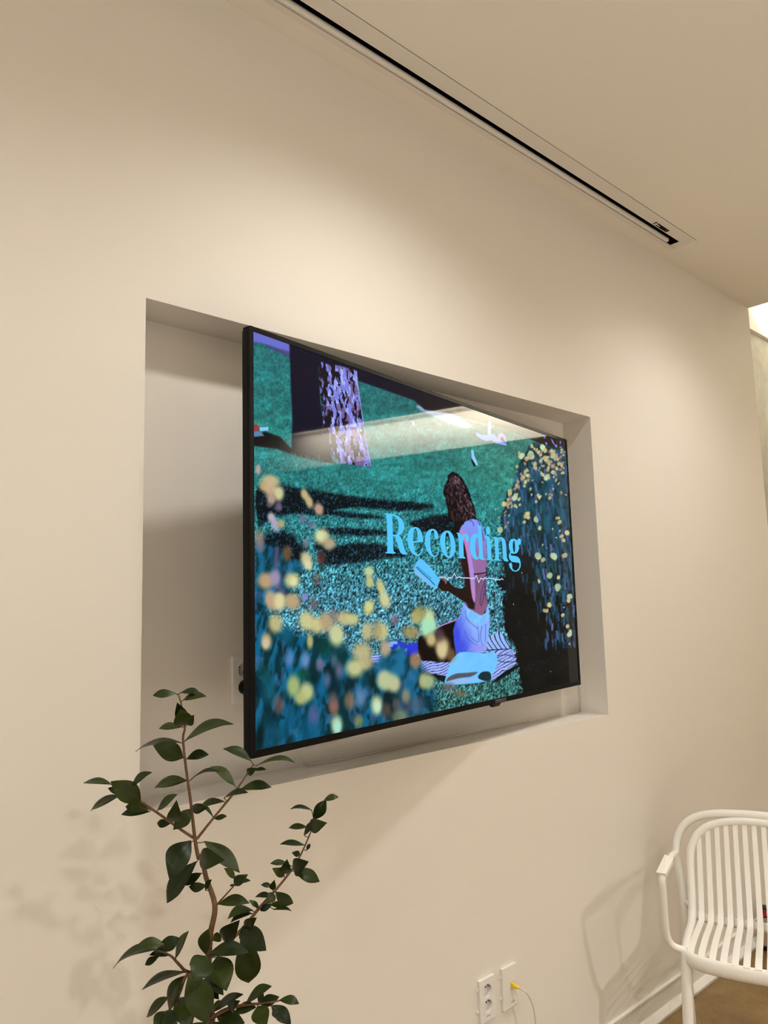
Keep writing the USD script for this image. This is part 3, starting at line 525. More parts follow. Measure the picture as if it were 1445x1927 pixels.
for x, y, a, b, c in [(520, 620, 70, 80, (150, 220, 170)), (540, 740, 44, 60, (196, 178, 112)), (640, 800, 62, 80, (196, 170, 112)), (640, 850, 46, 70, (206, 190, 130)), (720, 880, 40, 60, (150, 116, 70)), (620, 700, 40, 60, (100, 76, 80)), (400, 930, 46, 70, (170, 120, 84)), (510, 1120, 60, 70, (160, 176, 112)), (150, 1120, 90, 80, (176, 186, 130)), (440, 490, 50, 60, (170, 160, 80)), (380, 680, 60, 50, (176, 150, 80)), (210, 560, 40, 50, (130, 110, 130)), (700, 1170, 60, 40, (110, 90, 96)), (800, 1230, 60, 30, (120, 104, 70))]:
    blob(700 + x / 4.817, 1050 + y / 4.817, a / 4.817, b / 4.817, pale(c), 0, .55, fade(c))
pts = GP.reshape(-1, 3)
ii = np.arange(NU * NV).reshape(NV, NU)
fq = np.stack([ii[:-1, :-1].ravel(), ii[:-1, 1:].ravel(), ii[1:, 1:].ravel(), ii[1:, :-1].ravel()], 1)
b0 = A_(television.GetCustomDataByKey('base'))
scr = UsdGeom.Mesh.Define(stage, path_of('screen', television))
scr.CreatePointsAttr(Vt.Vec3fArray.FromNumpy((pts - b0).astype(np.float32)))
scr.CreateFaceVertexCountsAttr(Vt.IntArray.FromNumpy(np.full(len(fq), 4, np.int32)))
scr.CreateFaceVertexIndicesAttr(Vt.IntArray.FromNumpy(fq.astype(np.int32).ravel()))
scr.CreateSubdivisionSchemeAttr('none')
UsdGeom.PrimvarsAPI(scr).CreatePrimvar('picture', Sdf.ValueTypeNames.Color3fArray, 'vertex').Set(Vt.Vec3fArray.FromNumpy(srgb(np.clip(COL, 0, 255)).reshape(-1, 3).astype(np.float32)))
UsdShade.MaterialBindingAPI.Apply(scr.GetPrim()).Bind(M['screen'])
screen = tag(scr, 'lit screen with a picture of a woman reading among yellow flowers')
# lettering on the screen: traced outlines laid on the panel
def to_panel(pts):
    """sketch pixels -> panel metres (the inverse of the projective map above)"""
    out = []
    for a, b in pts:
        d = fwd + right * (a - 722.5) / FPX - up * (b - 963.5) / FPX
        P = CAM + d * (((T0 - CAM) @ TN) / (d @ TN)) - T0
        out.append((P @ TX, P @ TZ))
    return out
LA, LB = crop(720, 960, 10.32), crop(850, 980, 10.32)
def el(cx, cy, rx, ry, rot=0.0):
    a = np.arange(20) / 20 * 2 * math.pi
    return [(cx + rx * math.cos(t) * math.cos(rot) - ry * math.sin(t) * math.sin(rot), cy + rx * math.cos(t) * math.sin(rot) + ry * math.sin(t) * math.cos(rot)) for t in a]
GLYPHS = [
 (LA, [[(35, 58), (75, 62), (160, 68), (240, 85), (290, 104), (330, 128), (380, 175), (415, 240), (428, 320), (415, 395), (380, 450), (325, 490), (355, 522), (380, 580), (405, 660), (430, 740), (455, 805), (490, 855), (480, 862), (390, 858), (350, 820), (320, 740), (290, 640), (265, 560), (245, 510), (205, 505), (210, 700), (218, 803), (260, 825), (255, 845), (60, 838), (60, 822), (98, 803), (95, 500), (88, 250), (75, 95), (48, 76)], [(190, 110), (235, 115), (280, 160), (305, 210), (317, 280), (318, 350), (308, 415), (285, 460), (250, 478), (205, 475), (198, 300)]]),
 (LA, [[(640, 325), (690, 338), (730, 372), (760, 430), (780, 500), (792, 570), (792, 618), (608, 632), (612, 700), (630, 790), (650, 835), (680, 860), (705, 856), (740, 825), (760, 780), (770, 735), (785, 735), (778, 795), (755, 850), (720, 882), (680, 890), (630, 875), (580, 840), (535, 775), (505, 690), (492, 600), (492, 500), (512, 415), (545, 362), (590, 333)], [(635, 355), (612, 400), (600, 480), (598, 600), (680, 600), (688, 570), (686, 480), (672, 400), (655, 368)]]),
 (LA, [[(965, 362), (1010, 368), (1050, 398), (1078, 450), (1088, 510), (1085, 548), (1060, 566), (1030, 560), (1015, 530), (1010, 450), (1000, 405), (978, 392), (952, 415), (936, 480), (928, 580), (932, 700), (950, 800), (975, 858), (1010, 885), (1045, 875), (1072, 840), (1085, 800), (1090, 755), (1105, 760), (1098, 820), (1075, 875), (1035, 908), (990, 908), (940, 882), (895, 832), (860, 770), (832, 680), (825, 580), (836, 490), (865, 425), (910, 378)]]),
 (LA, [[(1265, 395), (1310, 408), (1350, 452), (1385, 520), (1408, 610), (1420, 700), (1412, 800), (1385, 872), (1345, 920), (1300, 932), (1250, 915), (1200, 870), (1155, 790), (1128, 690), (1120, 590), (1132, 505), (1165, 440), (1215, 402)], [(1262, 428), (1290, 470), (1314, 560), (1326, 680), (1327, 780), (1316, 860), (1295, 900), (1268, 885), (1242, 810), (1225, 700), (1218, 580), (1226, 490), (1242, 445)]]),
 (LB, [[(95, 230), (140, 232), (185, 260), (218, 300), (240, 264), (290, 250), (325, 270), (342, 325), (338, 390), (310, 415), (285, 400), (280, 350), (268, 302), (245, 318), (230, 380), (232, 500), (240, 692), (270, 715), (265, 735), (120, 722), (125, 708), (150, 690), (145, 480), (135, 330), (120, 265)]]),
 (LB, [[(490, 95), (560, 95), (580, 140), (588, 250), (598, 450), (610, 650), (625, 728), (655, 745), (650, 760), (560, 752), (540, 715), (512, 748), (480, 757), (430, 728), (390, 660), (367, 560), (360, 450), (372, 350), (402, 280), (450, 250), (490, 252), (522, 272), (520, 140), (495, 115)], [(492, 308), (472, 355), (462, 430), (462, 540), (472, 630), (490, 700), (508, 720), (530, 690), (536, 600), (528, 420), (515, 335)]]),
 (LB, [[(650, 290), (700, 295), (740, 325), (760, 380), (770, 550), (776, 735), (810, 755), (805, 770), (670, 755), (680, 742), (702, 725), (690, 500), (680, 350), (662, 310)]]),
 (LB, [el(711, 189, 42, 79, -.06)]),
 (LB, [[(805, 310), (850, 308), (890, 325), (905, 342), (940, 317), (985, 318), (1025, 350), (1048, 400), (1062, 500), (1075, 720), (1105, 775), (1100, 792), (1030, 785), (1005, 740), (995, 600), (985, 450), (968, 372), (942, 350), (917, 380), (912, 500), (925, 745), (955, 765), (950, 778), (825, 768), (835, 755), (853, 735), (845, 500), (835, 370), (815, 330)]]),
 (LB, [[(1200, 348), (1245, 358), (1275, 382), (1300, 345), (1330, 343), (1350, 385), (1348, 440), (1328, 475), (1308, 455), (1305, 480), (1312, 540), (1292, 600), (1255, 635), (1205, 642), (1160, 628), (1148, 650), (1162, 676), (1220, 680), (1280, 695), (1325, 740), (1345, 820), (1340, 900), (1305, 965), (1245, 990), (1180, 970), (1135, 910), (1118, 850), (1132, 815), (1160, 812), (1178, 850), (1182, 925), (1215, 965), (1265, 965), (1308, 920), (1325, 855), (1310, 815), (1240, 808), (1170, 795), (1125, 740), (1115, 690), (1125, 640), (1145, 600), (1120, 540), (1112, 460), (1130, 390), (1165, 355)], [(1210, 375), (1193, 425), (1190, 510), (1203, 595), (1222, 620), (1236, 570), (1237, 470), (1227, 400)]]),
]
def area(p): p = A_(p); x, y = p.T; return .5 * np.sum(x * np.roll(y, -1) - y * np.roll(x, -1))
def plate(cs, d0, thick):
    return m3.Manifold.extrude(cs, thick).translate((0, 0, d0)).transform(TVM)
for crop_, loops in GLYPHS:
    L = [to_panel(crop_(l)) for l in loops]
    L[0] = L[0] if area(L[0]) > 0 else L[0][::-1]
    cs = m3.CrossSection([L[0]])
    for h in L[1:]: cs = cs - m3.CrossSection([h if area(h) > 0 else h[::-1]])
    obj('letter', plate(cs, -.0014, .0004), M['screen_letters'], screen, smooth=False)
pulse = [(70, 480), (120, 476), (180, 475), (205, 500), (230, 522), (262, 480), (295, 498), (322, 488), (365, 402), (412, 496), (460, 470), (530, 490), (640, 492), (690, 500), (760, 500), (795, 442), (840, 580), (880, 490), (920, 520), (962, 486), (1000, 506), (1050, 490), (1150, 514), (1250, 530), (1278, 505), (1315, 524)]
Q = A_(to_panel(cA(pulse))); segs = []
for a, b in zip(Q[:-1], Q[1:]):
    d = (b - a) / np.linalg.norm(b - a); n = A_([-d[1], d[0]]) * .0016
    segs.append(m3.CrossSection([[tuple(a - n - d * .0008), tuple(b - n + d * .0008), tuple(b + n + d * .0008), tuple(a + n - d * .0008)]]))
obj('pulse_line', plate(m3.CrossSection.batch_boolean(segs, m3.OpType.Add), -.0014, .0004), M['screen_line'], screen, smooth=False)

# ------------------------------------------------------------------ sockets, plugs and cables
def socket_plate(t, cx, z0, yf, wells, thick=.010, w=.07, h=.12):
    """Faceplate with round wells; yf is the wall's face. Returns the plate's front y."""
    p = rbox(cx - w / 2, cx + w / 2, yf - thick, yf, z0, z0 + h, .0012)
    for wz in wells:
        p = p - m3.Manifold.cylinder(.05, .0185, .0185, 40).rotate((90, 0, 0)).translate((cx, yf + .02 - .0, wz))
    return obj('faceplate', p, M['white_plastic'], t, smooth=30)
def well(t, cx, wz, yf, pins=45.0):
    m = m3.Manifold.cylinder(.016, .0188, .0188, 40) - m3.Manifold.cylinder(.016, .0178, .0178, 40).translate((0, 0, .003))
    cup = m.rotate((90, 0, 0)).translate((cx, yf + .0085, wz))
    c = obj('socket_well', cup, M['white_plastic'], t, smooth=40)
    a = math.radians(pins); holes = []
    for s in (-1, 1):
        holes.append(m3.Manifold.cylinder(.0008, .0026, .0026, 16).rotate((90, 0, 0)).translate((cx + s * .0095 * math.cos(a), yf + .0057, wz + s * .0095 * math.sin(a))))
    obj('pin_hole', holes[0], M['black_matte'], c, smooth=40); obj('pin_hole', holes[1], M['black_matte'], c, smooth=40)
    for s in (-1, 1):
        obj('earth_clip', rbox(-.0022, .0022, -.006, .006, -.0008, .0008, .0004).translate((0, 0, s * .0168)).rotate((0, 90 - pins + 90 + 90, 0)).translate((cx, yf - .0015, wz)), M['metal'], c, smooth=False)
# in the niche
n_cx, n_z0 = 1.266 + .035, 1.333
niche_socket = thing('double_socket', 'white double socket inside the wall niche behind the left edge of the television', 'socket', (n_cx, ND, n_z0))
socket_plate(niche_socket, n_cx, n_z0, ND, (n_z0 + .0845, n_z0 + .0405))
well(niche_socket, n_cx, n_z0 + .0845, ND, 135)
well(niche_socket, n_cx, n_z0 + .0405, ND, 135)
plug = thing('power_plug', 'black round power plug in the lower well of the niche socket', 'plug', (n_cx, ND - .012, n_z0 + .0405))
def ycyl(r0, r1, y0, y1, x, z, n=32): return m3.Manifold.cylinder(y1 - y0, r0, r1, n).rotate((90, 0, 0)).translate((x, y1, z))
obj('plug_body', ycyl(.0176, .0168, ND - .022, ND + .004, n_cx, n_z0 + .0405) + rbox(n_cx - .005, n_cx + .005, ND - .036, ND - .02, n_z0 + .028, n_z0 + .053, .002), M['black'], plug)
obj('cord', tube(catmull([(n_cx, ND - .033, n_z0 + .032), (n_cx + .01, ND - .036, n_z0 - .01), (n_cx + .08, ND - .03, n_z0 - .04), (n_cx + .2, ND - .04, n_z0 + .02), (n_cx + .32, ND - .062, n_z0 + .12)], 8), .003, 8), M['black'], plug)
# low on the wall
s1, s2, sz = 2.025 + .035, 2.1321 + .035, .341
low_socket = thing('double_socket', 'white double wall socket with empty wells, low on the wall beside the yellow plug', 'socket', (s1, 0, sz))
socket_plate(low_socket, s1, sz, 0, (sz + .0845, sz + .0415))
well(low_socket, s1, sz + .0845, 0, 20); well(low_socket, s1, sz + .0415, 0, 20)
obj('maker_mark', join(*[box(s1 - .008 + i * .0028, s1 - .0062 + i * .0028, -.0103, -.0099, sz + .0145, sz + .0165) for i in range(6)]), M['grey_print'], low_socket, smooth=False)
for s, z in ((-1, .095), (-1, .035), (1, .095), (1, .035)):
    obj('mounting_tab', rbox(s1 + s * .0385 - .005, s1 + s * .0385 + .005, -.003, 0, sz + z - .004, sz + z + .004, .001), M['white_plastic'], low_socket)
net = thing('network_outlet', 'white network wall plate with one port, right of the two-gang socket', 'network outlet', (s2, 0, sz))
px_, pz_ = s2 + .008, sz + .0635
fp = rbox(s2 - .035, s2 + .035, -.010, 0, sz, sz + .12, .0012) - box(px_ - .011, px_ + .011, -.02, -.006, pz_ - .012, pz_ + .012)
obj('faceplate', fp, M['white_plastic'], net, smooth=30)
obj('port_frame', rbox(px_ - .0105, px_ + .0105, -.0098, -.004, pz_ - .0115, pz_ + .0115, .0008) - box(px_ - .0065, px_ + .0065, -.02, -.0045, pz_ - .0065, pz_ + .0045), M['white_plastic'], net, smooth=30)
obj('shutter', rbox(px_ - .010, px_ + .010, -.0108, -.0095, pz_ + .0085, pz_ + .0105, .0004), M['ivory'], net, smooth=30)
obj('maker_mark', join(*[box(s2 + .002 + i * .0028, s2 + .0038 + i * .0028, -.0103, -.0099, sz + .0145, sz + .0165) for i in range(6)]), M['grey_print'], net, smooth=False)
for s, z in ((-1, .095), (-1, .035)):
    obj('mounting_tab', rbox(s2 + s * .0385 - .004, s2 + s * .0385 + .004, -.003, 0, sz + z - .004, sz + z + .004, .001), M['white_plastic'], net)
cabl = thing('network_cable', 'cream network cable with a yellow plug hanging from the wall plate', 'cable', (px_, -.01, pz_))
obj('connector', rbox(px_ - .006, px_ + .006, -.021, -.005, pz_ - .006, pz_ + .004, .0008) + rbox(px_ - .0045, px_ + .0045, -.019, -.008, pz_ + .003, pz_ + .0062, .0006), M['yellow'], cabl)
obj('strain_relief', m3.Manifold.batch_hull([rbox(px_ - .0055, px_ + .0055, -.027, -.020, pz_ - .0055, pz_ + .0035, .0008), rbox(px_ - .0035, px_ + .0035, -.037, -.035, pz_ - .004, pz_ + .001, .0006)]), M['yellow'], cabl)
obj('cord', tube(catmull([(px_, -.033, pz_ - .001), (px_ + .004, -.048, pz_ - .004), (px_ + .016, -.062, pz_ - .022), (px_ + .030, -.068, pz_ - .07), (px_ + .038, -.066, pz_ - .15), (px_ + .05, -.06, pz_ - .27), (px_ + .09, -.06, pz_ - .37), (px_ + .16, -.06, .0032), (px_ + .3, -.055, .0030), (px_ + .5, -.05, .003)], 8), .0026, 10), M['cable'], cabl)
# the cable that hangs behind the television and lies along the niche's ledge
wc = [tv(.48, .10, -.066), tv(.42, -.005, -.055), (1.452, .07, 1.20), (1.470, .092, 1.165), (1.488, .108, 1.1500), (1.52, .112, 1.1470), (1.60, .104, 1.1465), (1.75, .112, 1.1465), (1.95, .118, 1.1465), (2.2, .119, 1.1465), (2.5, .121, 1.1465)]
wire = obj('video_cable', tube(catmull(wc, 8), .0026, 8), M['cable'], label='thin white cable hanging from the television onto the niche ledge', cat='cable')

# ------------------------------------------------------------------ linear air diffuser in the ceiling
dif = thing('air_diffuser', 'long white linear air diffuser with a black slot along the ceiling edge', 'air vent', (1.2, -.12, H))
x0, x1, y0, y1 = SLOT
outer = m3.CrossSection.square((3.503 - (x0 - .05), .121)).translate((x0 - .05, -.187)); hole = m3.CrossSection.square((x1 - x0, y1 - y0)).translate((x0, y0))
fr = m3.Manifold.extrude(outer - hole, .0022).translate((0, 0, H - .002))
obj('frame', fr, M['white_metal'], dif, smooth=False)
obj('shadow_gap', join(box(x0 - .05, 3.505, -.1885, -.187, H - .0004, H + .0004), box(x0 - .05, 3.503, -.0885, -.0875, H - .0026, H - .0019)), M['grey_print'], dif, smooth=False)
chan = box(x0 - .003, x1 + .003, y0 - .012, y1 + .018, H, H + .075) - box(x0, x1, y0 - .009, y1 + .016, H - .02, H + .072)
obj('slot_channel', chan, M['black_matte'], dif, smooth=False)
rod = m3.Manifold.batch_hull([m3.Manifold.sphere(.0098, 24).translate((xx, -.0935, H + .0095)) for xx in (x0 + .02, 3.412)])
obj('air_blade', rod, M['white_plastic'], dif, smooth=40)
st = obj('maker_label', box(3.198, 3.317, -.1545, -.1365, H - .0028, H - .0019), M['sticker'], dif, smooth=False, label='small black maker label with pale lettering and an olive end')
# read from below, the words run along +x with their top towards the room
def ceiling_text(mesh_v, x, y, s=1.0):
    v = A_(mesh_v); return np.stack([x + v[:, 0] * s, y - v[:, 1] * s, H - .0029 - v[:, 2]], 1)
tm = __import__('meshkit').text_mesh('uron', .0085, .0003, bold=True)
v_, f_ = A_(tm.vertices), A_(tm.faces)
obj('lettering', (ceiling_text(v_, 3.222, -.1415), f_[:, ::-1]), M['letter_white'], st, smooth=False)
obj('emblem', m3.Manifold.extrude(m3.CrossSection([[(3.201, -.139), (3.217, -.139), (3.2215, -.1525), (3.209, -.1525)][::-1]]), .0004).translate((0, 0, H - .0033)), M['letter_white'], st, smooth=False)
obj('olive_patch', box(3.291, 3.316, -.1540, -.137, H - .0032, H - .0027), M['olive'], st, smooth=False)

# ------------------------------------------------------------------ armchair
CA = math.radians(20.4)
CB = A_([math.cos(CA), math.sin(CA), 0]); CS = A_([math.sin(CA), -math.cos(CA), 0])
CO = A_([2.662, -.323, 0]) + .22 * CS - .045 * CB
def ch(s, b, z): return CO + s * CS + b * CB + A_([0, 0, z])
def chp(L): return A_([ch(*p) for p in L])
chair = thing('armchair', 'white resin armchair with slatted seat and oval slatted back, beside the wall', 'chair', CO + .2 * CB)
def mirror(L): return [(-s, b, z) for s, b, z in L]
# inner hoop: up one side of the seat, round the oval back, down the other
half = [(-.214, .055, .442), (-.217, .12, .441), (-.219, .20, .439), (-.219, .27, .437), (-.219, .315, .441), (-.219, .345, .462), (-.219, .362, .50), (-.220, .385, .56), (-.220, .405, .62), (-.213, .42, .665), (-.190, .434, .708), (-.150, .446, .738), (-.095, .454, .755), (-.04, .457, .762), (0, .458, .763)]
hoop = half + mirror(half[::-1])[1:]
obj('seat_frame', tube(catmull(chp(hoop), 5), .0142, 12), M['chair'], chair, smooth=60)
# front rail: a deep rounded lip bowed forwards
rail = [(-.214, .052, .440), (-.19, .030, .438), (-.14, .014, .436), (-.07, .005, .436), (0, .002, .436), (.07, .005, .436), (.14, .014, .436), (.19, .030, .438), (.214, .052, .440)]
fr_ = catmull(chp(rail), 5)
ends = []
for q, drop in zip(fr_, np.linspace(-1, 1, len(fr_))): ends.append(q)
obj('front_rail', oval_tube(fr_ - A_([0, 0, .011]), .0125, .0235), M['chair'], chair, smooth=60)
cross = [(-.217, .352, .452), (-.18, .368, .440), (-.12, .376, .434), (0, .380, .432), (.12, .376, .434), (.18, .368, .440), (.217, .352, .452)]
obj('cross_bar', strip(catmull(chp(cross), 5), A_([0, 0, 1.]) * .45 + CB * .9, .034, .014), M['chair'], chair, smooth=30)
# slats run from the front rail over the bend to the hoop
H2 = A_(hoop); 
for i in range(13):
    k = i - 6; sf, sb, st_ = k * .0328, k * .0312, k * .0300
    bf = .002 + 1.05 * sf * sf
    top_z = np.interp(abs(sb), [0, .04, .095, .150, .190, .213], [.760, .759, .752, .735, .704, .664])
    P = [(sf, bf - .006, .4440), (sf, bf + .03, .4490), (sf * .99, .16, .4475), (sf * .97, .25, .4455), (sb, .310, .4470), (sb, .340, .4625), (sb, .358, .498), (sb, .382, .56)]
    bt = np.interp(top_z, [.62, .665, .708, .738, .755, .763], [.405, .42, .434, .446, .454, .458])
    P += [(sb, np.interp(z, [.56, .62, .665, .708, .738, .763], [.382, .405, .42, .434, .446, .458]), z) for z in np.linspace(.60, top_z, 4)]
    path = catmull(chp(P), 4); w = np.interp(np.linspace(0, 1, len(path)), [0, .4, .55, 1], [.0208, .0200, .0186, .0170])
    obj('slat', strip(path, CS, w, .007), M['chair'], chair, smooth=30)
# outer hoop: rear legs that rise into the outer back
oh = [(-.262, .46, .012), (-.262, .445, .15), (-.258, .42, .30), (-.250, .405, .40), (-.248, .402, .46), (-.256, .412, .53), (-.268, .428, .59), (-.272, .440, .635), (-.262, .452, .688), (-.235, .462, .732), (-.19, .468, .762), (-.13, .470, .777), (-.06, .470, .783), (0, .470, .785)]
ohoop = oh + mirror(oh[::-1])[1:]
rad = [.016, .016, .0165, .0178, .0180, .0170, .0158, .0150, .0146, .0144, .0144, .0144, .0144, .0144]; rad = rad + rad[::-1][1:]
pr = catmull([(*ch(*p), r) for p, r in zip(ohoop, rad)], 5)
obj('back_frame', tube(pr[:, :3], pr[:, 3], 12), M['chair'], chair, smooth=60)
for s in (-1, 1):
    obj('brace', tube(catmull(chp([(s * .219, .352, .475), (s * .238, .385, .478), (s * .249, .402, .475)]), 4), .0075, 10), M['chair'], chair, smooth=60)
    obj('leg', tube(catmull(chp([(s * .222, .010, .010), (s * .220, .026, .16), (s * .216, .040, .32), (s * .213, .048, .41), (s * .212, .05, .440)]), 5), .0168, 14), M['chair'], chair, smooth=60)
    # arm: leaves the seat corner, turns up, carries a flat pad back to the outer hoop
    obj('arm_post', tube(catmull(chp([(s * .214, .052, .446), (s * .238, .045, .452), (s * .254, .036, .464), (s * .263, .026, .488), (s * .265, .016, .52), (s * .264, .004, .57), (s * .262, -.010, .63), (s * .261, -.018, .672), (s * .261, -.012, .690)]), 5), .0115, 12), M['chair'], chair, smooth=60)
    pad = m3.Manifold.batch_hull([m3.Manifold.sphere(.003, 10).translate(tuple(ch(s * a, b, z))) for a, b, z in ((.273, -.028, .703), (.249, -.023, .700), (.249, .17, .690), (.273, .17, .698))]
                                 + [m3.Manifold.sphere(.010, 12).translate(tuple(ch(s * a, b, z))) for a, b, z in ((.258, .0, .686), (.257, .162, .679))])
    obj('arm_pad', pad, M['chair'], chair, smooth=40)
    obj('arm_link', tube(catmull(chp([(s * .261, .15, .686), (s * .262, .22, .680), (s * .264, .31, .664), (s * .267, .39, .646), (s * .269, .438, .637)]), 4), [*np.linspace(.011, .0095, 17)], 10), M['chair'], chair, smooth=60)

# ------------------------------------------------------------------ carton behind the chair
KL = A_([3.8818, -0.0536, 0]); KR = A_([.365, -.931, 0]); KD = A_([.931, .365, 0])     # its near left foot, its width, its depth
KM = frame_of(KL, KR, KD, A_([0, 0, 1.]))
carton = thing('carton', 'tan carton with black lid and red round emblem on the floor behind the chair', 'box', KL + KR * .12 + KD * .03)
def kobj(name, man, mat, **k): return obj(name, man.transform(KM), mat, carton, **k)
kobj('body', rbox(.002, .238, .002, .058, .018, .150, .006), M['tan'], smooth=40)
kobj('lid', rbox(0, .24, 0, .06, .140, .180, .006), M['black'], smooth=40)
kobj('base_band', rbox(0, .24, 0, .06, 0, .022, .006), M['black'], smooth=40)
kobj('emblem', m3.Manifold.cylinder(.0025, .0145, .0145, 28).rotate((90, 0, 0)).translate((.021, .0005, .1615)), M['red'], smooth=30)

# ------------------------------------------------------------------ potted shrub
BRANCHES = {
    'main': [(0.8247,-0.4315,1.4352,0.0011), (0.8290,-0.4355,1.4189,0.0014), (0.8360,-0.4352,1.3809,0.0018), (0.8364,-0.4287,1.3617,0.0020), (0.8389,-0.4310,1.3262,0.0022), (0.8447,-0.4296,1.2929,0.0023), (0.8515,-0.4291,1.2519,0.0025), (0.8564,-0.4336,1.1978,0.0030), (0.8611,-0.4379,1.1669,0.0033), (0.8646,-0.4411,1.1713,0.0035), (0.8699,-0.4461,1.1376,0.0038), (0.8808,-0.4561,1.0927,0.0044), (0.8756,-0.4513,1.0517,0.0047), (0.8736,-0.4494,1.0197,0.0050), (0.8729,-0.4488,0.9907,0.0055), (0.8748,-0.4506,0.9503,0.0060), (0.8764,-0.4521,0.9216,0.0065), (0.8758,-0.4515,0.8989,0.0070)],
    'left': [(0.8568,-0.4340,1.1977,0.0024), (0.8341,-0.4266,1.2162,0.0022), (0.8051,-0.4202,1.2412,0.0020), (0.7856,-0.4158,1.2575,0.0018), (0.7697,-0.4147,1.2701,0.0015), (0.7395,-0.4073,1.2852,0.0011), (0.7262,-0.4086,1.3022,0.0008)],
    'right': [(0.8587,-0.4357,1.1977,0.0024), (0.8847,-0.4461,1.2286,0.0020), (0.9063,-0.4525,1.2517,0.0019), (0.9225,-0.4565,1.2697,0.0017), (0.9395,-0.4627,1.2929,0.0014), (0.9495,-0.4651,1.3066,0.0010)],
    'side': [(0.8740,-0.4499,1.0138,0.0042), (0.8969,-0.4438,1.0183,0.0038), (0.9238,-0.4413,1.0276,0.0034), (0.9461,-0.4415,1.0379,0.0030), (0.9711,-0.4442,1.0594,0.0026), (1.0016,-0.4520,1.0847,0.0022), (1.0315,-0.4591,1.1124,0.0018), (1.0488,-0.4615,1.1331,0.0015), (1.0651,-0.4629,1.1583,0.0013), (1.0741,-0.4645,1.1765,0.0011), (1.0791,-0.4623,1.1934,0.0009)],
    'twig': [(0.8815,-0.4567,1.0921,0.0017), (0.8870,-0.4755,1.1106,0.0014), (0.8947,-0.4893,1.1267,0.0011), (0.8950,-0.4964,1.1347,0.0009)],
    'lowleft': [(0.8730,-0.4489,0.9849,0.0032), (0.8333,-0.4530,1.0061,0.0025), (0.8206,-0.4550,1.0191,0.0023), (0.8070,-0.4560,1.0357,0.0020), (0.7991,-0.4555,1.0427,0.0016), (0.7858,-0.4501,1.0507,0.0012)],
    'lower': [(0.8744,-0.4502,0.9560,0.0030), (0.8444,-0.4633,0.9901,0.0026), (0.8259,-0.4667,1.0084,0.0024), (0.8138,-0.4623,0.9804,0.0022), (0.8018,-0.4580,0.9638,0.0018), (0.7930,-0.4567,0.9555,0.0014)],
    'lowright': [(0.8758,-0.4515,0.9202,0.0035), (0.8762,-0.4791,0.9395,0.0030), (0.8831,-0.4991,0.9509,0.0026), (0.8937,-0.5293,0.9622,0.0022), (0.9013,-0.5499,0.9679,0.0018), (0.9108,-0.5723,0.9743,0.0014), (0.9176,-0.5854,0.9790,0.0010)],
}
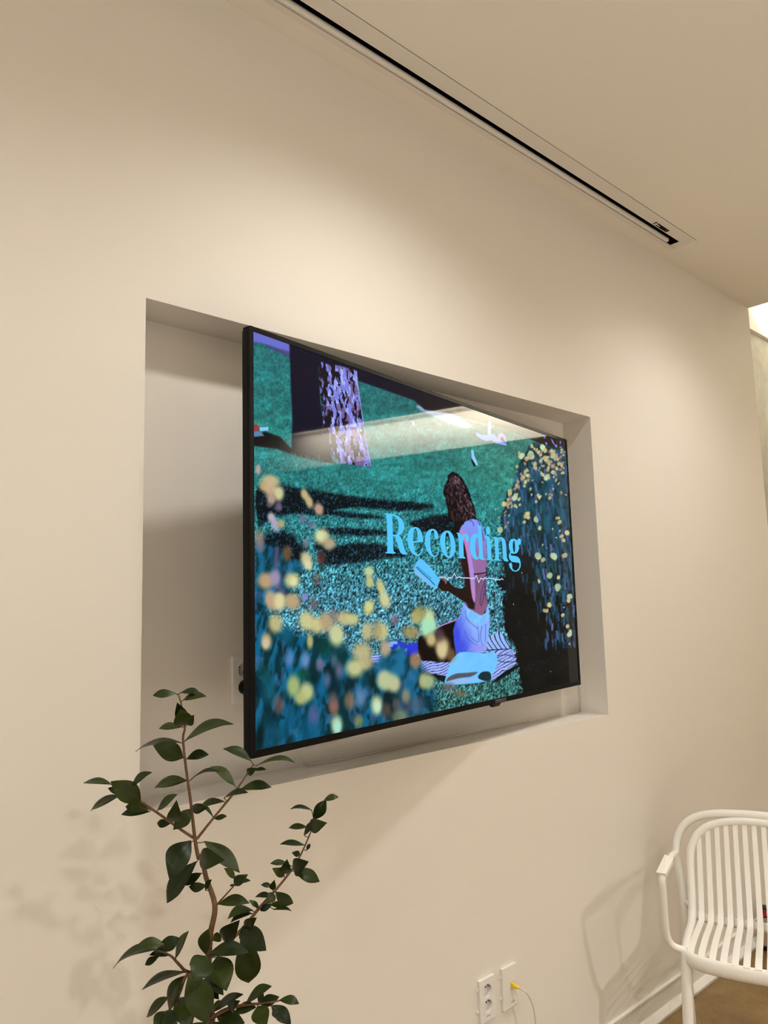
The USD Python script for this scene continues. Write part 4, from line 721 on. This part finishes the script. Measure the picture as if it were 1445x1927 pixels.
# each leaf: stalk start, blade base, blade tip, blade normal, blade width (metres)
LEAVES = [
    (0.825, -0.432, 1.435, 0.822, -0.431, 1.436, 0.788, -0.416, 1.435, -0.31, -0.64, 0.71, 0.0175),
    (0.825, -0.432, 1.435, 0.827, -0.437, 1.437, 0.849, -0.461, 1.437, -0.46, -0.42, 0.78, 0.0145),
    (0.828, -0.434, 1.423, 0.830, -0.440, 1.425, 0.852, -0.476, 1.432, -0.67, -0.28, 0.69, 0.0173),
    (0.834, -0.435, 1.389, 0.831, -0.434, 1.389, 0.807, -0.465, 1.422, -0.14, -0.66, -0.73, 0.0197),
    (0.836, -0.435, 1.383, 0.835, -0.435, 1.383, 0.805, -0.479, 1.415, -0.05, -0.57, -0.82, 0.0299),
    (0.836, -0.435, 1.383, 0.838, -0.440, 1.384, 0.831, -0.473, 1.402, -0.69, -0.25, -0.67, 0.0156),
    (0.836, -0.435, 1.381, 0.833, -0.434, 1.381, 0.798, -0.419, 1.382, -0.18, -0.47, 0.86, 0.0187),
    (0.837, -0.429, 1.357, 0.838, -0.432, 1.357, 0.906, -0.470, 1.384, -0.41, -0.10, 0.91, 0.0396),
    (0.837, -0.429, 1.355, 0.832, -0.428, 1.355, 0.780, -0.371, 1.344, -0.20, 0.01, 0.98, 0.0353),
    (0.839, -0.431, 1.330, 0.836, -0.430, 1.330, 0.781, -0.436, 1.358, 0.05, -0.99, -0.11, 0.0302),
    (0.839, -0.431, 1.328, 0.840, -0.434, 1.328, 0.863, -0.465, 1.336, -0.76, -0.43, 0.49, 0.0173),
    (0.845, -0.430, 1.292, 0.844, -0.429, 1.292, 0.806, -0.386, 1.283, -0.49, -0.26, 0.83, 0.0261),
    (0.845, -0.430, 1.292, 0.847, -0.434, 1.293, 0.875, -0.477, 1.309, -0.28, 0.17, 0.94, 0.0229),
    (0.924, -0.457, 1.271, 0.919, -0.456, 1.275, 0.881, -0.443, 1.312, 0.31, -0.76, 0.57, 0.0246),
    (0.950, -0.465, 1.307, 0.945, -0.466, 1.313, 0.914, -0.427, 1.336, -0.04, -0.53, 0.85, 0.0246),
    (0.950, -0.465, 1.307, 0.952, -0.471, 1.305, 0.996, -0.521, 1.314, -0.16, 0.03, 0.99, 0.0304),
    (0.939, -0.463, 1.293, 0.939, -0.462, 1.293, 0.939, -0.490, 1.305, -0.96, -0.13, -0.25, 0.0133),
    (0.945, -0.464, 1.300, 0.947, -0.469, 1.297, 0.963, -0.484, 1.299, -0.30, -0.24, 0.92, 0.0103),
    (0.924, -0.457, 1.272, 0.926, -0.462, 1.269, 0.970, -0.489, 1.270, -0.27, -0.40, 0.88, 0.0245),
    (0.907, -0.453, 1.252, 0.900, -0.452, 1.258, 0.923, -0.489, 1.269, -0.43, 0.00, 0.90, 0.0190),
    (0.904, -0.452, 1.250, 0.901, -0.451, 1.252, 0.869, -0.423, 1.245, -0.37, -0.16, 0.92, 0.0208),
    (0.852, -0.429, 1.249, 0.852, -0.430, 1.249, 0.854, -0.476, 1.255, -0.98, -0.02, 0.21, 0.0161),
    (0.885, -0.446, 1.229, 0.883, -0.446, 1.230, 0.864, -0.438, 1.254, 0.53, -0.58, 0.62, 0.0144),
    (0.884, -0.446, 1.228, 0.884, -0.447, 1.227, 0.897, -0.466, 1.232, -0.66, -0.28, 0.69, 0.0103),
    (0.770, -0.415, 1.270, 0.770, -0.415, 1.269, 0.720, -0.419, 1.309, -0.02, -0.99, -0.12, 0.0328),
    (0.726, -0.409, 1.302, 0.725, -0.408, 1.303, 0.695, -0.369, 1.306, -0.14, -0.18, 0.97, 0.0218),
    (0.751, -0.410, 1.280, 0.751, -0.423, 1.299, 0.771, -0.448, 1.321, -0.79, -0.13, 0.60, 0.0182),
    (0.740, -0.407, 1.285, 0.739, -0.408, 1.284, 0.706, -0.367, 1.262, -0.56, -0.01, 0.83, 0.0264),
    (0.739, -0.407, 1.285, 0.738, -0.407, 1.284, 0.723, -0.399, 1.297, -0.06, -0.87, 0.50, 0.0105),
    (0.785, -0.416, 1.258, 0.783, -0.416, 1.256, 0.755, -0.390, 1.261, -0.63, -0.73, 0.26, 0.0199),
    (0.787, -0.416, 1.256, 0.784, -0.417, 1.252, 0.749, -0.389, 1.251, -0.31, -0.35, 0.88, 0.0220),
    (0.796, -0.418, 1.249, 0.796, -0.421, 1.253, 0.813, -0.453, 1.280, -0.87, -0.03, 0.50, 0.0195),
    (0.819, -0.423, 1.229, 0.819, -0.425, 1.231, 0.803, -0.470, 1.271, -0.47, -0.49, -0.74, 0.0236),
    (0.826, -0.425, 1.223, 0.822, -0.425, 1.218, 0.845, -0.437, 1.248, -0.56, -0.82, 0.11, 0.0237),
    (0.819, -0.423, 1.229, 0.819, -0.424, 1.229, 0.803, -0.404, 1.228, -0.75, -0.61, 0.24, 0.0132),
    (0.857, -0.434, 1.196, 0.850, -0.432, 1.196, 0.800, -0.459, 1.156, -0.11, -0.76, 0.65, 0.0394),
    (0.857, -0.434, 1.192, 0.864, -0.451, 1.196, 0.905, -0.495, 1.149, 0.15, -0.66, 0.74, 0.0371),
    (0.861, -0.438, 1.167, 0.857, -0.438, 1.163, 0.814, -0.414, 1.105, -0.82, -0.16, 0.54, 0.0408),
    (0.866, -0.442, 1.163, 0.861, -0.441, 1.163, 0.855, -0.520, 1.183, -0.98, 0.12, 0.14, 0.0318),
    (0.869, -0.445, 1.145, 0.863, -0.444, 1.145, 0.841, -0.430, 1.128, -0.70, -0.45, 0.56, 0.0160),
    (0.873, -0.449, 1.125, 0.870, -0.448, 1.125, 0.848, -0.429, 1.124, -0.65, -0.69, 0.31, 0.0149),
    (0.874, -0.450, 1.119, 0.867, -0.449, 1.118, 0.873, -0.458, 1.136, -0.96, -0.17, 0.22, 0.0103),
    (0.895, -0.496, 1.135, 0.893, -0.498, 1.141, 0.878, -0.491, 1.160, 0.05, -0.92, 0.39, 0.0118),
    (0.895, -0.491, 1.129, 0.895, -0.492, 1.129, 0.901, -0.521, 1.150, -0.93, -0.32, -0.17, 0.0161),
    (0.895, -0.495, 1.133, 0.895, -0.495, 1.133, 0.913, -0.512, 1.137, -0.28, -0.07, 0.96, 0.0124),
    (0.895, -0.493, 1.131, 0.895, -0.493, 1.130, 0.889, -0.488, 1.129, -0.53, -0.46, 0.71, 0.0040),
    (1.078, -0.463, 1.190, 1.078, -0.463, 1.190, 1.091, -0.484, 1.225, -0.78, -0.62, -0.08, 0.0218),
    (1.079, -0.462, 1.193, 1.085, -0.484, 1.224, 1.107, -0.501, 1.231, -0.57, -0.41, 0.71, 0.0134),
    (1.079, -0.462, 1.193, 1.074, -0.465, 1.207, 1.043, -0.441, 1.213, 0.04, -0.20, 0.98, 0.0181),
    (1.073, -0.464, 1.175, 1.068, -0.463, 1.177, 1.058, -0.523, 1.198, -0.99, 0.13, -0.07, 0.0247),
    (1.067, -0.463, 1.162, 1.058, -0.461, 1.166, 1.072, -0.487, 1.191, -0.87, 0.01, 0.50, 0.0169),
    (1.073, -0.464, 1.175, 1.065, -0.462, 1.179, 1.041, -0.438, 1.180, -0.28, -0.34, 0.90, 0.0158),
    (1.059, -0.462, 1.150, 1.058, -0.462, 1.150, 1.023, -0.437, 1.156, -0.01, -0.26, 0.97, 0.0206),
    (1.056, -0.462, 1.144, 1.058, -0.468, 1.142, 1.064, -0.471, 1.153, -0.66, -0.74, 0.14, 0.0067),
    (1.050, -0.462, 1.134, 1.049, -0.461, 1.135, 1.027, -0.468, 1.145, 0.26, -0.96, -0.09, 0.0105),
    (1.037, -0.460, 1.119, 1.034, -0.459, 1.120, 1.026, -0.512, 1.139, -0.99, 0.16, 0.01, 0.0277),
    (1.036, -0.460, 1.117, 1.023, -0.457, 1.127, 0.997, -0.444, 1.129, -0.15, -0.46, 0.87, 0.0137),
    (1.024, -0.457, 1.106, 1.021, -0.457, 1.109, 1.001, -0.489, 1.143, -0.47, -0.48, -0.74, 0.0195),
    (1.021, -0.457, 1.103, 1.018, -0.456, 1.105, 0.986, -0.469, 1.128, 0.20, -0.94, -0.27, 0.0157),
    (1.033, -0.459, 1.115, 1.034, -0.461, 1.114, 1.068, -0.493, 1.093, -0.25, -0.70, 0.67, 0.0247),
    (1.032, -0.459, 1.113, 1.034, -0.464, 1.111, 1.031, -0.493, 1.112, -0.86, 0.09, 0.51, 0.0112),
    (1.000, -0.452, 1.083, 0.997, -0.451, 1.086, 0.989, -0.468, 1.108, -0.56, -0.54, -0.63, 0.0112),
    (1.003, -0.452, 1.086, 0.996, -0.451, 1.092, 0.982, -0.437, 1.096, -0.35, -0.53, 0.77, 0.0096),
    (1.000, -0.452, 1.084, 1.001, -0.453, 1.083, 1.022, -0.477, 1.064, -0.56, -0.75, 0.35, 0.0202),
    (0.995, -0.450, 1.079, 0.996, -0.454, 1.077, 0.969, -0.439, 1.080, -0.05, -0.31, 0.95, 0.0153),
    (0.997, -0.451, 1.081, 0.999, -0.456, 1.078, 0.966, -0.475, 1.079, 0.43, -0.69, 0.58, 0.0165),
    (0.987, -0.448, 1.072, 0.990, -0.459, 1.066, 0.973, -0.447, 1.058, -0.65, -0.58, 0.50, 0.0116),
    (0.984, -0.448, 1.070, 0.987, -0.456, 1.066, 1.009, -0.470, 1.059, -0.07, -0.54, 0.84, 0.0131),
    (0.984, -0.447, 1.070, 0.989, -0.464, 1.060, 1.010, -0.488, 1.060, -0.02, -0.01, 1.00, 0.0152),
    (0.883, -0.461, 1.097, 0.883, -0.462, 1.096, 0.923, -0.493, 1.097, -0.27, -0.31, 0.91, 0.0249),
    (0.967, -0.444, 1.056, 0.962, -0.443, 1.060, 0.925, -0.420, 1.053, -0.31, -0.23, 0.92, 0.0228),
    (0.964, -0.443, 1.053, 0.960, -0.443, 1.056, 0.927, -0.427, 1.047, -0.31, -0.10, 0.95, 0.0200),
    (0.972, -0.445, 1.060, 0.955, -0.442, 1.078, 0.967, -0.454, 1.066, -0.04, -0.71, 0.70, 0.0100),
    (0.909, -0.443, 1.022, 0.907, -0.443, 1.025, 0.897, -0.501, 1.075, -0.84, -0.27, -0.48, 0.0281),
    (0.875, -0.451, 1.050, 0.883, -0.469, 1.051, 0.860, -0.483, 1.054, 0.48, -0.67, 0.57, 0.0151),
    (0.949, -0.442, 1.040, 0.949, -0.443, 1.040, 0.933, -0.524, 1.029, -0.60, 0.01, 0.80, 0.0388),
    (0.938, -0.441, 1.034, 0.940, -0.449, 1.030, 0.953, -0.442, 0.943, -0.49, -0.86, -0.14, 0.0431),
    (0.946, -0.442, 1.038, 0.945, -0.441, 1.039, 0.940, -0.484, 1.064, -0.97, -0.02, -0.25, 0.0179),
    (0.945, -0.441, 1.037, 0.942, -0.441, 1.040, 0.932, -0.479, 1.025, -0.45, -0.22, 0.87, 0.0224),
    (0.874, -0.449, 1.017, 0.854, -0.475, 1.031, 0.852, -0.485, 1.073, -0.85, -0.50, -0.17, 0.0209),
    (0.873, -0.449, 1.016, 0.846, -0.493, 1.038, 0.901, -0.526, 1.037, -0.15, -0.26, 0.95, 0.0330),
    (0.864, -0.464, 1.023, 0.834, -0.511, 1.046, 0.790, -0.554, 1.039, 0.26, -0.39, 0.88, 0.0359),
    (0.873, -0.449, 1.001, 0.830, -0.466, 1.021, 0.845, -0.486, 1.035, -0.84, -0.52, 0.15, 0.0157),
    (0.873, -0.449, 1.016, 0.870, -0.482, 1.026, 0.849, -0.544, 1.003, -0.37, -0.21, 0.90, 0.0372),
    (0.873, -0.449, 0.991, 0.855, -0.480, 1.006, 0.842, -0.544, 1.001, -0.53, 0.05, 0.85, 0.0301),
    (0.827, -0.466, 1.007, 0.813, -0.496, 1.023, 0.822, -0.533, 0.962, -0.44, -0.79, 0.42, 0.0425),
    (0.874, -0.449, 0.978, 0.860, -0.466, 0.988, 0.842, -0.530, 0.991, -0.51, 0.18, 0.84, 0.0290),
    (0.790, -0.452, 1.048, 0.790, -0.461, 1.062, 0.755, -0.442, 1.067, -0.14, -0.52, 0.84, 0.0210),
    (0.786, -0.450, 1.051, 0.783, -0.450, 1.053, 0.731, -0.408, 1.033, -0.24, 0.15, 0.96, 0.0375),
    (0.802, -0.456, 1.040, 0.802, -0.456, 1.041, 0.774, -0.444, 1.048, 0.06, -0.34, 0.94, 0.0163),
    (0.789, -0.451, 1.049, 0.784, -0.453, 1.043, 0.767, -0.442, 1.034, -0.60, -0.32, 0.73, 0.0130),
    (0.786, -0.450, 1.051, 0.783, -0.450, 1.054, 0.811, -0.468, 1.067, -0.61, -0.74, 0.29, 0.0211),
    (0.810, -0.456, 1.033, 0.810, -0.458, 1.034, 0.825, -0.470, 1.074, -0.91, 0.14, 0.39, 0.0244),
    (0.831, -0.453, 1.008, 0.829, -0.453, 1.007, 0.770, -0.427, 0.994, -0.15, 0.14, 0.98, 0.0373),
    (0.827, -0.466, 1.007, 0.827, -0.466, 1.007, 0.805, -0.443, 0.955, -0.91, 0.03, 0.41, 0.0331),
    (0.809, -0.461, 0.974, 0.799, -0.459, 0.982, 0.776, -0.429, 0.952, -0.72, 0.12, 0.68, 0.0248),
    (0.812, -0.462, 0.977, 0.822, -0.444, 0.968, 0.804, -0.514, 0.957, -0.39, -0.04, 0.92, 0.0365),
    (0.798, -0.457, 0.960, 0.796, -0.457, 0.962, 0.769, -0.473, 0.952, 0.10, -0.65, 0.75, 0.0216),
    (0.797, -0.457, 0.959, 0.792, -0.457, 0.963, 0.786, -0.509, 0.960, -0.56, 0.01, 0.83, 0.0238),
    (0.893, -0.528, 0.962, 0.892, -0.529, 0.964, 0.921, -0.557, 0.990, -0.58, 0.13, 0.80, 0.0253),
    (0.876, -0.465, 0.929, 0.871, -0.465, 0.937, 0.909, -0.494, 0.962, -0.42, 0.21, 0.88, 0.0300),
    (0.876, -0.468, 0.932, 0.868, -0.469, 0.944, 0.879, -0.480, 0.957, -0.74, 0.03, 0.68, 0.0111),
    (0.882, -0.496, 0.949, 0.882, -0.496, 0.949, 0.878, -0.532, 0.973, -0.99, -0.02, -0.17, 0.0160),
    (0.884, -0.502, 0.952, 0.883, -0.507, 0.946, 0.903, -0.541, 0.960, -0.61, -0.04, 0.79, 0.0194),
    (0.876, -0.468, 0.932, 0.876, -0.470, 0.931, 0.900, -0.513, 0.928, -0.74, -0.44, 0.51, 0.0274),
    (0.901, -0.549, 0.968, 0.900, -0.551, 0.965, 0.878, -0.606, 0.965, -0.37, 0.15, 0.92, 0.0276),
    (0.902, -0.551, 0.968, 0.902, -0.551, 0.968, 0.909, -0.552, 0.982, -0.62, -0.76, 0.22, 0.0106),
    (0.903, -0.555, 0.969, 0.903, -0.555, 0.968, 0.920, -0.579, 0.981, -0.84, -0.46, 0.28, 0.0162),
    (0.917, -0.584, 0.979, 0.917, -0.584, 0.979, 0.936, -0.609, 0.977, -0.28, -0.31, 0.91, 0.0160),
    (0.911, -0.572, 0.974, 0.909, -0.574, 0.971, 0.925, -0.603, 0.949, -0.34, -0.68, 0.65, 0.0211),
    (0.901, -0.549, 0.968, 0.900, -0.552, 0.963, 0.912, -0.563, 0.960, -0.02, -0.33, 0.94, 0.0085),
    (0.911, -0.573, 0.975, 0.910, -0.579, 0.968, 0.908, -0.591, 0.959, -0.50, -0.46, 0.73, 0.0098),
    (0.876, -0.452, 0.916, 0.857, -0.478, 0.932, 0.822, -0.456, 0.898, -0.68, -0.69, 0.25, 0.0330),
    (0.876, -0.452, 0.916, 0.865, -0.470, 0.926, 0.903, -0.492, 0.889, -0.28, -0.92, 0.27, 0.0310),
    (0.876, -0.452, 0.902, 0.874, -0.451, 0.902, 0.844, -0.442, 0.862, -0.60, -0.76, 0.27, 0.0339),
    (0.876, -0.452, 0.902, 0.892, -0.426, 0.887, 0.903, -0.457, 0.842, -0.27, -0.82, 0.51, 0.0330),
]

trunk_top = A_(BRANCHES['main'][-1][:3])
plant = thing('potted_shrub', 'tall green shrub with glossy oval leaves in front of the television corner', 'plant', (.905, -.46, 0))
pot = lathe([(0, .0), (.13, .0), (.138, .01), (.172, .33), (.176, .345), (.170, .352), (.162, .345), (.158, .30), (0, .30)], 48, (.905, -.46, 0))
obj('pot', pot, M['terracotta'], plant, smooth=35)
obj('soil', lathe([(0, .29), (.156, .29), (.158, .312), (.08, .322), (0, .324)], 40, (.905, -.46, 0)), M['soil'], plant, smooth=50)
low_trunk = [(*trunk_top, .0070), (.882, -.452, .80), (.895, -.455, .64), (.900, -.458, .48), (.905, -.46, .30)]
tr = [b for b in BRANCHES['main']] + [(.880, -.450, .82, .0078), (.893, -.455, .66, .0088), (.901, -.458, .48, .0100), (.905, -.460, .31, .0120)]
c = catmull(tr, 4); obj('stem', tube(c[:, :3], c[:, 3], 10), M['bark'], plant, smooth=60)
for k, v in BRANCHES.items():
    if k != 'main':
        c = catmull(v, 4); obj('branch', tube(c[:, :3], c[:, 3], 8), M['bark'], plant, smooth=60)
def leaf_mesh(stalk, base, tip, n, width, seed):
    r = np.random.default_rng(seed)
    ax = tip - base; L = np.linalg.norm(ax); ax /= L
    n = n - ax * (n @ ax); n /= np.linalg.norm(n); side = np.cross(ax, n)
    nt, ns = 13, 7
    t = np.linspace(0, 1, nt); peak = .48 + .12 * r.random()
    prof = np.where(t < peak, np.sin(t / peak * math.pi / 2) ** .95, np.cos((t - peak) / (1 - peak) * math.pi / 2) ** .95)
    prof = np.clip(prof, .0, 1); prof[0], prof[-1] = .05, .0
    arch = (.05 + .07 * r.random()) * L; fold = .10 + .16 * r.random(); droop = (.02 + .06 * r.random()) * L; bend = r.normal(0, .035) * L
    V = []
    for i in range(nt):
        c = base + ax * L * t[i] + n * (arch * (1 - (2 * t[i] - 1) ** 2) - droop * max(0, t[i] - .8) / .2) + side * bend * math.sin(math.pi * t[i])
        for j in range(ns):
            q = j / (ns - 1) * 2 - 1
            V.append(c + side * q * prof[i] * width / 2 + n * (fold * abs(q) - .10 * q * q) * prof[i] * width / 2 + n * .012 * width * math.sin(9 * t[i] + 3 * q))
    V = A_(V); F = []
    for i in range(nt - 1):
        for j in range(ns - 1):
            a = i * ns + j; F += [(a, a + 1, a + ns + 1), (a, a + ns + 1, a + ns)]
    F = A_(F); th = .00045; k = len(V)
    V2 = np.vstack([V + n * th / 2, V - n * th / 2]); F2 = np.vstack([F, F[:, ::-1] + k])
    rim = [(i * ns) for i in range(nt)] + [(nt - 1) * ns + j for j in range(1, ns)] + [(i * ns + ns - 1) for i in range(nt - 2, -1, -1)] + [j for j in range(ns - 2, 0, -1)]
    E = []
    for a, b in zip(rim, rim[1:] + rim[:1]): E += [(a, b + k, b), (a, a + k, b + k)]
    blade = (V2, np.vstack([F2, A_(E)]))
    # midrib under the blade and the stalk
    mid = A_([V[i * ns + ns // 2] - n * .0004 for i in range(0, nt - 1)])
    rib = tube(mid, np.linspace(.0009, .0003, len(mid)), 5)
    st_ = tube(catmull([stalk, (stalk + base) / 2 - A_([0, 0, .0012]), base + ax * L * .02], 3), .0008, 5) if np.linalg.norm(stalk - base) > .002 else None
    return blade, (join(rib, st_) if st_ is not None else rib)
for i, row in enumerate(LEAVES):
    row = A_(row, float)
    blade, rib = leaf_mesh(row[0:3], row[3:6], row[6:9], row[9:12], row[12], 100 + i)
    lf = obj('leaf', blade, M['leaf'][(i * 7 + i // 3) % 3], plant, smooth=60)
    obj('midrib', rib, M['twig'], lf, smooth=True)
for p in stage.Traverse():
    if p.GetCustomDataByKey('base') is not None: p.ClearCustomDataByKey('base')
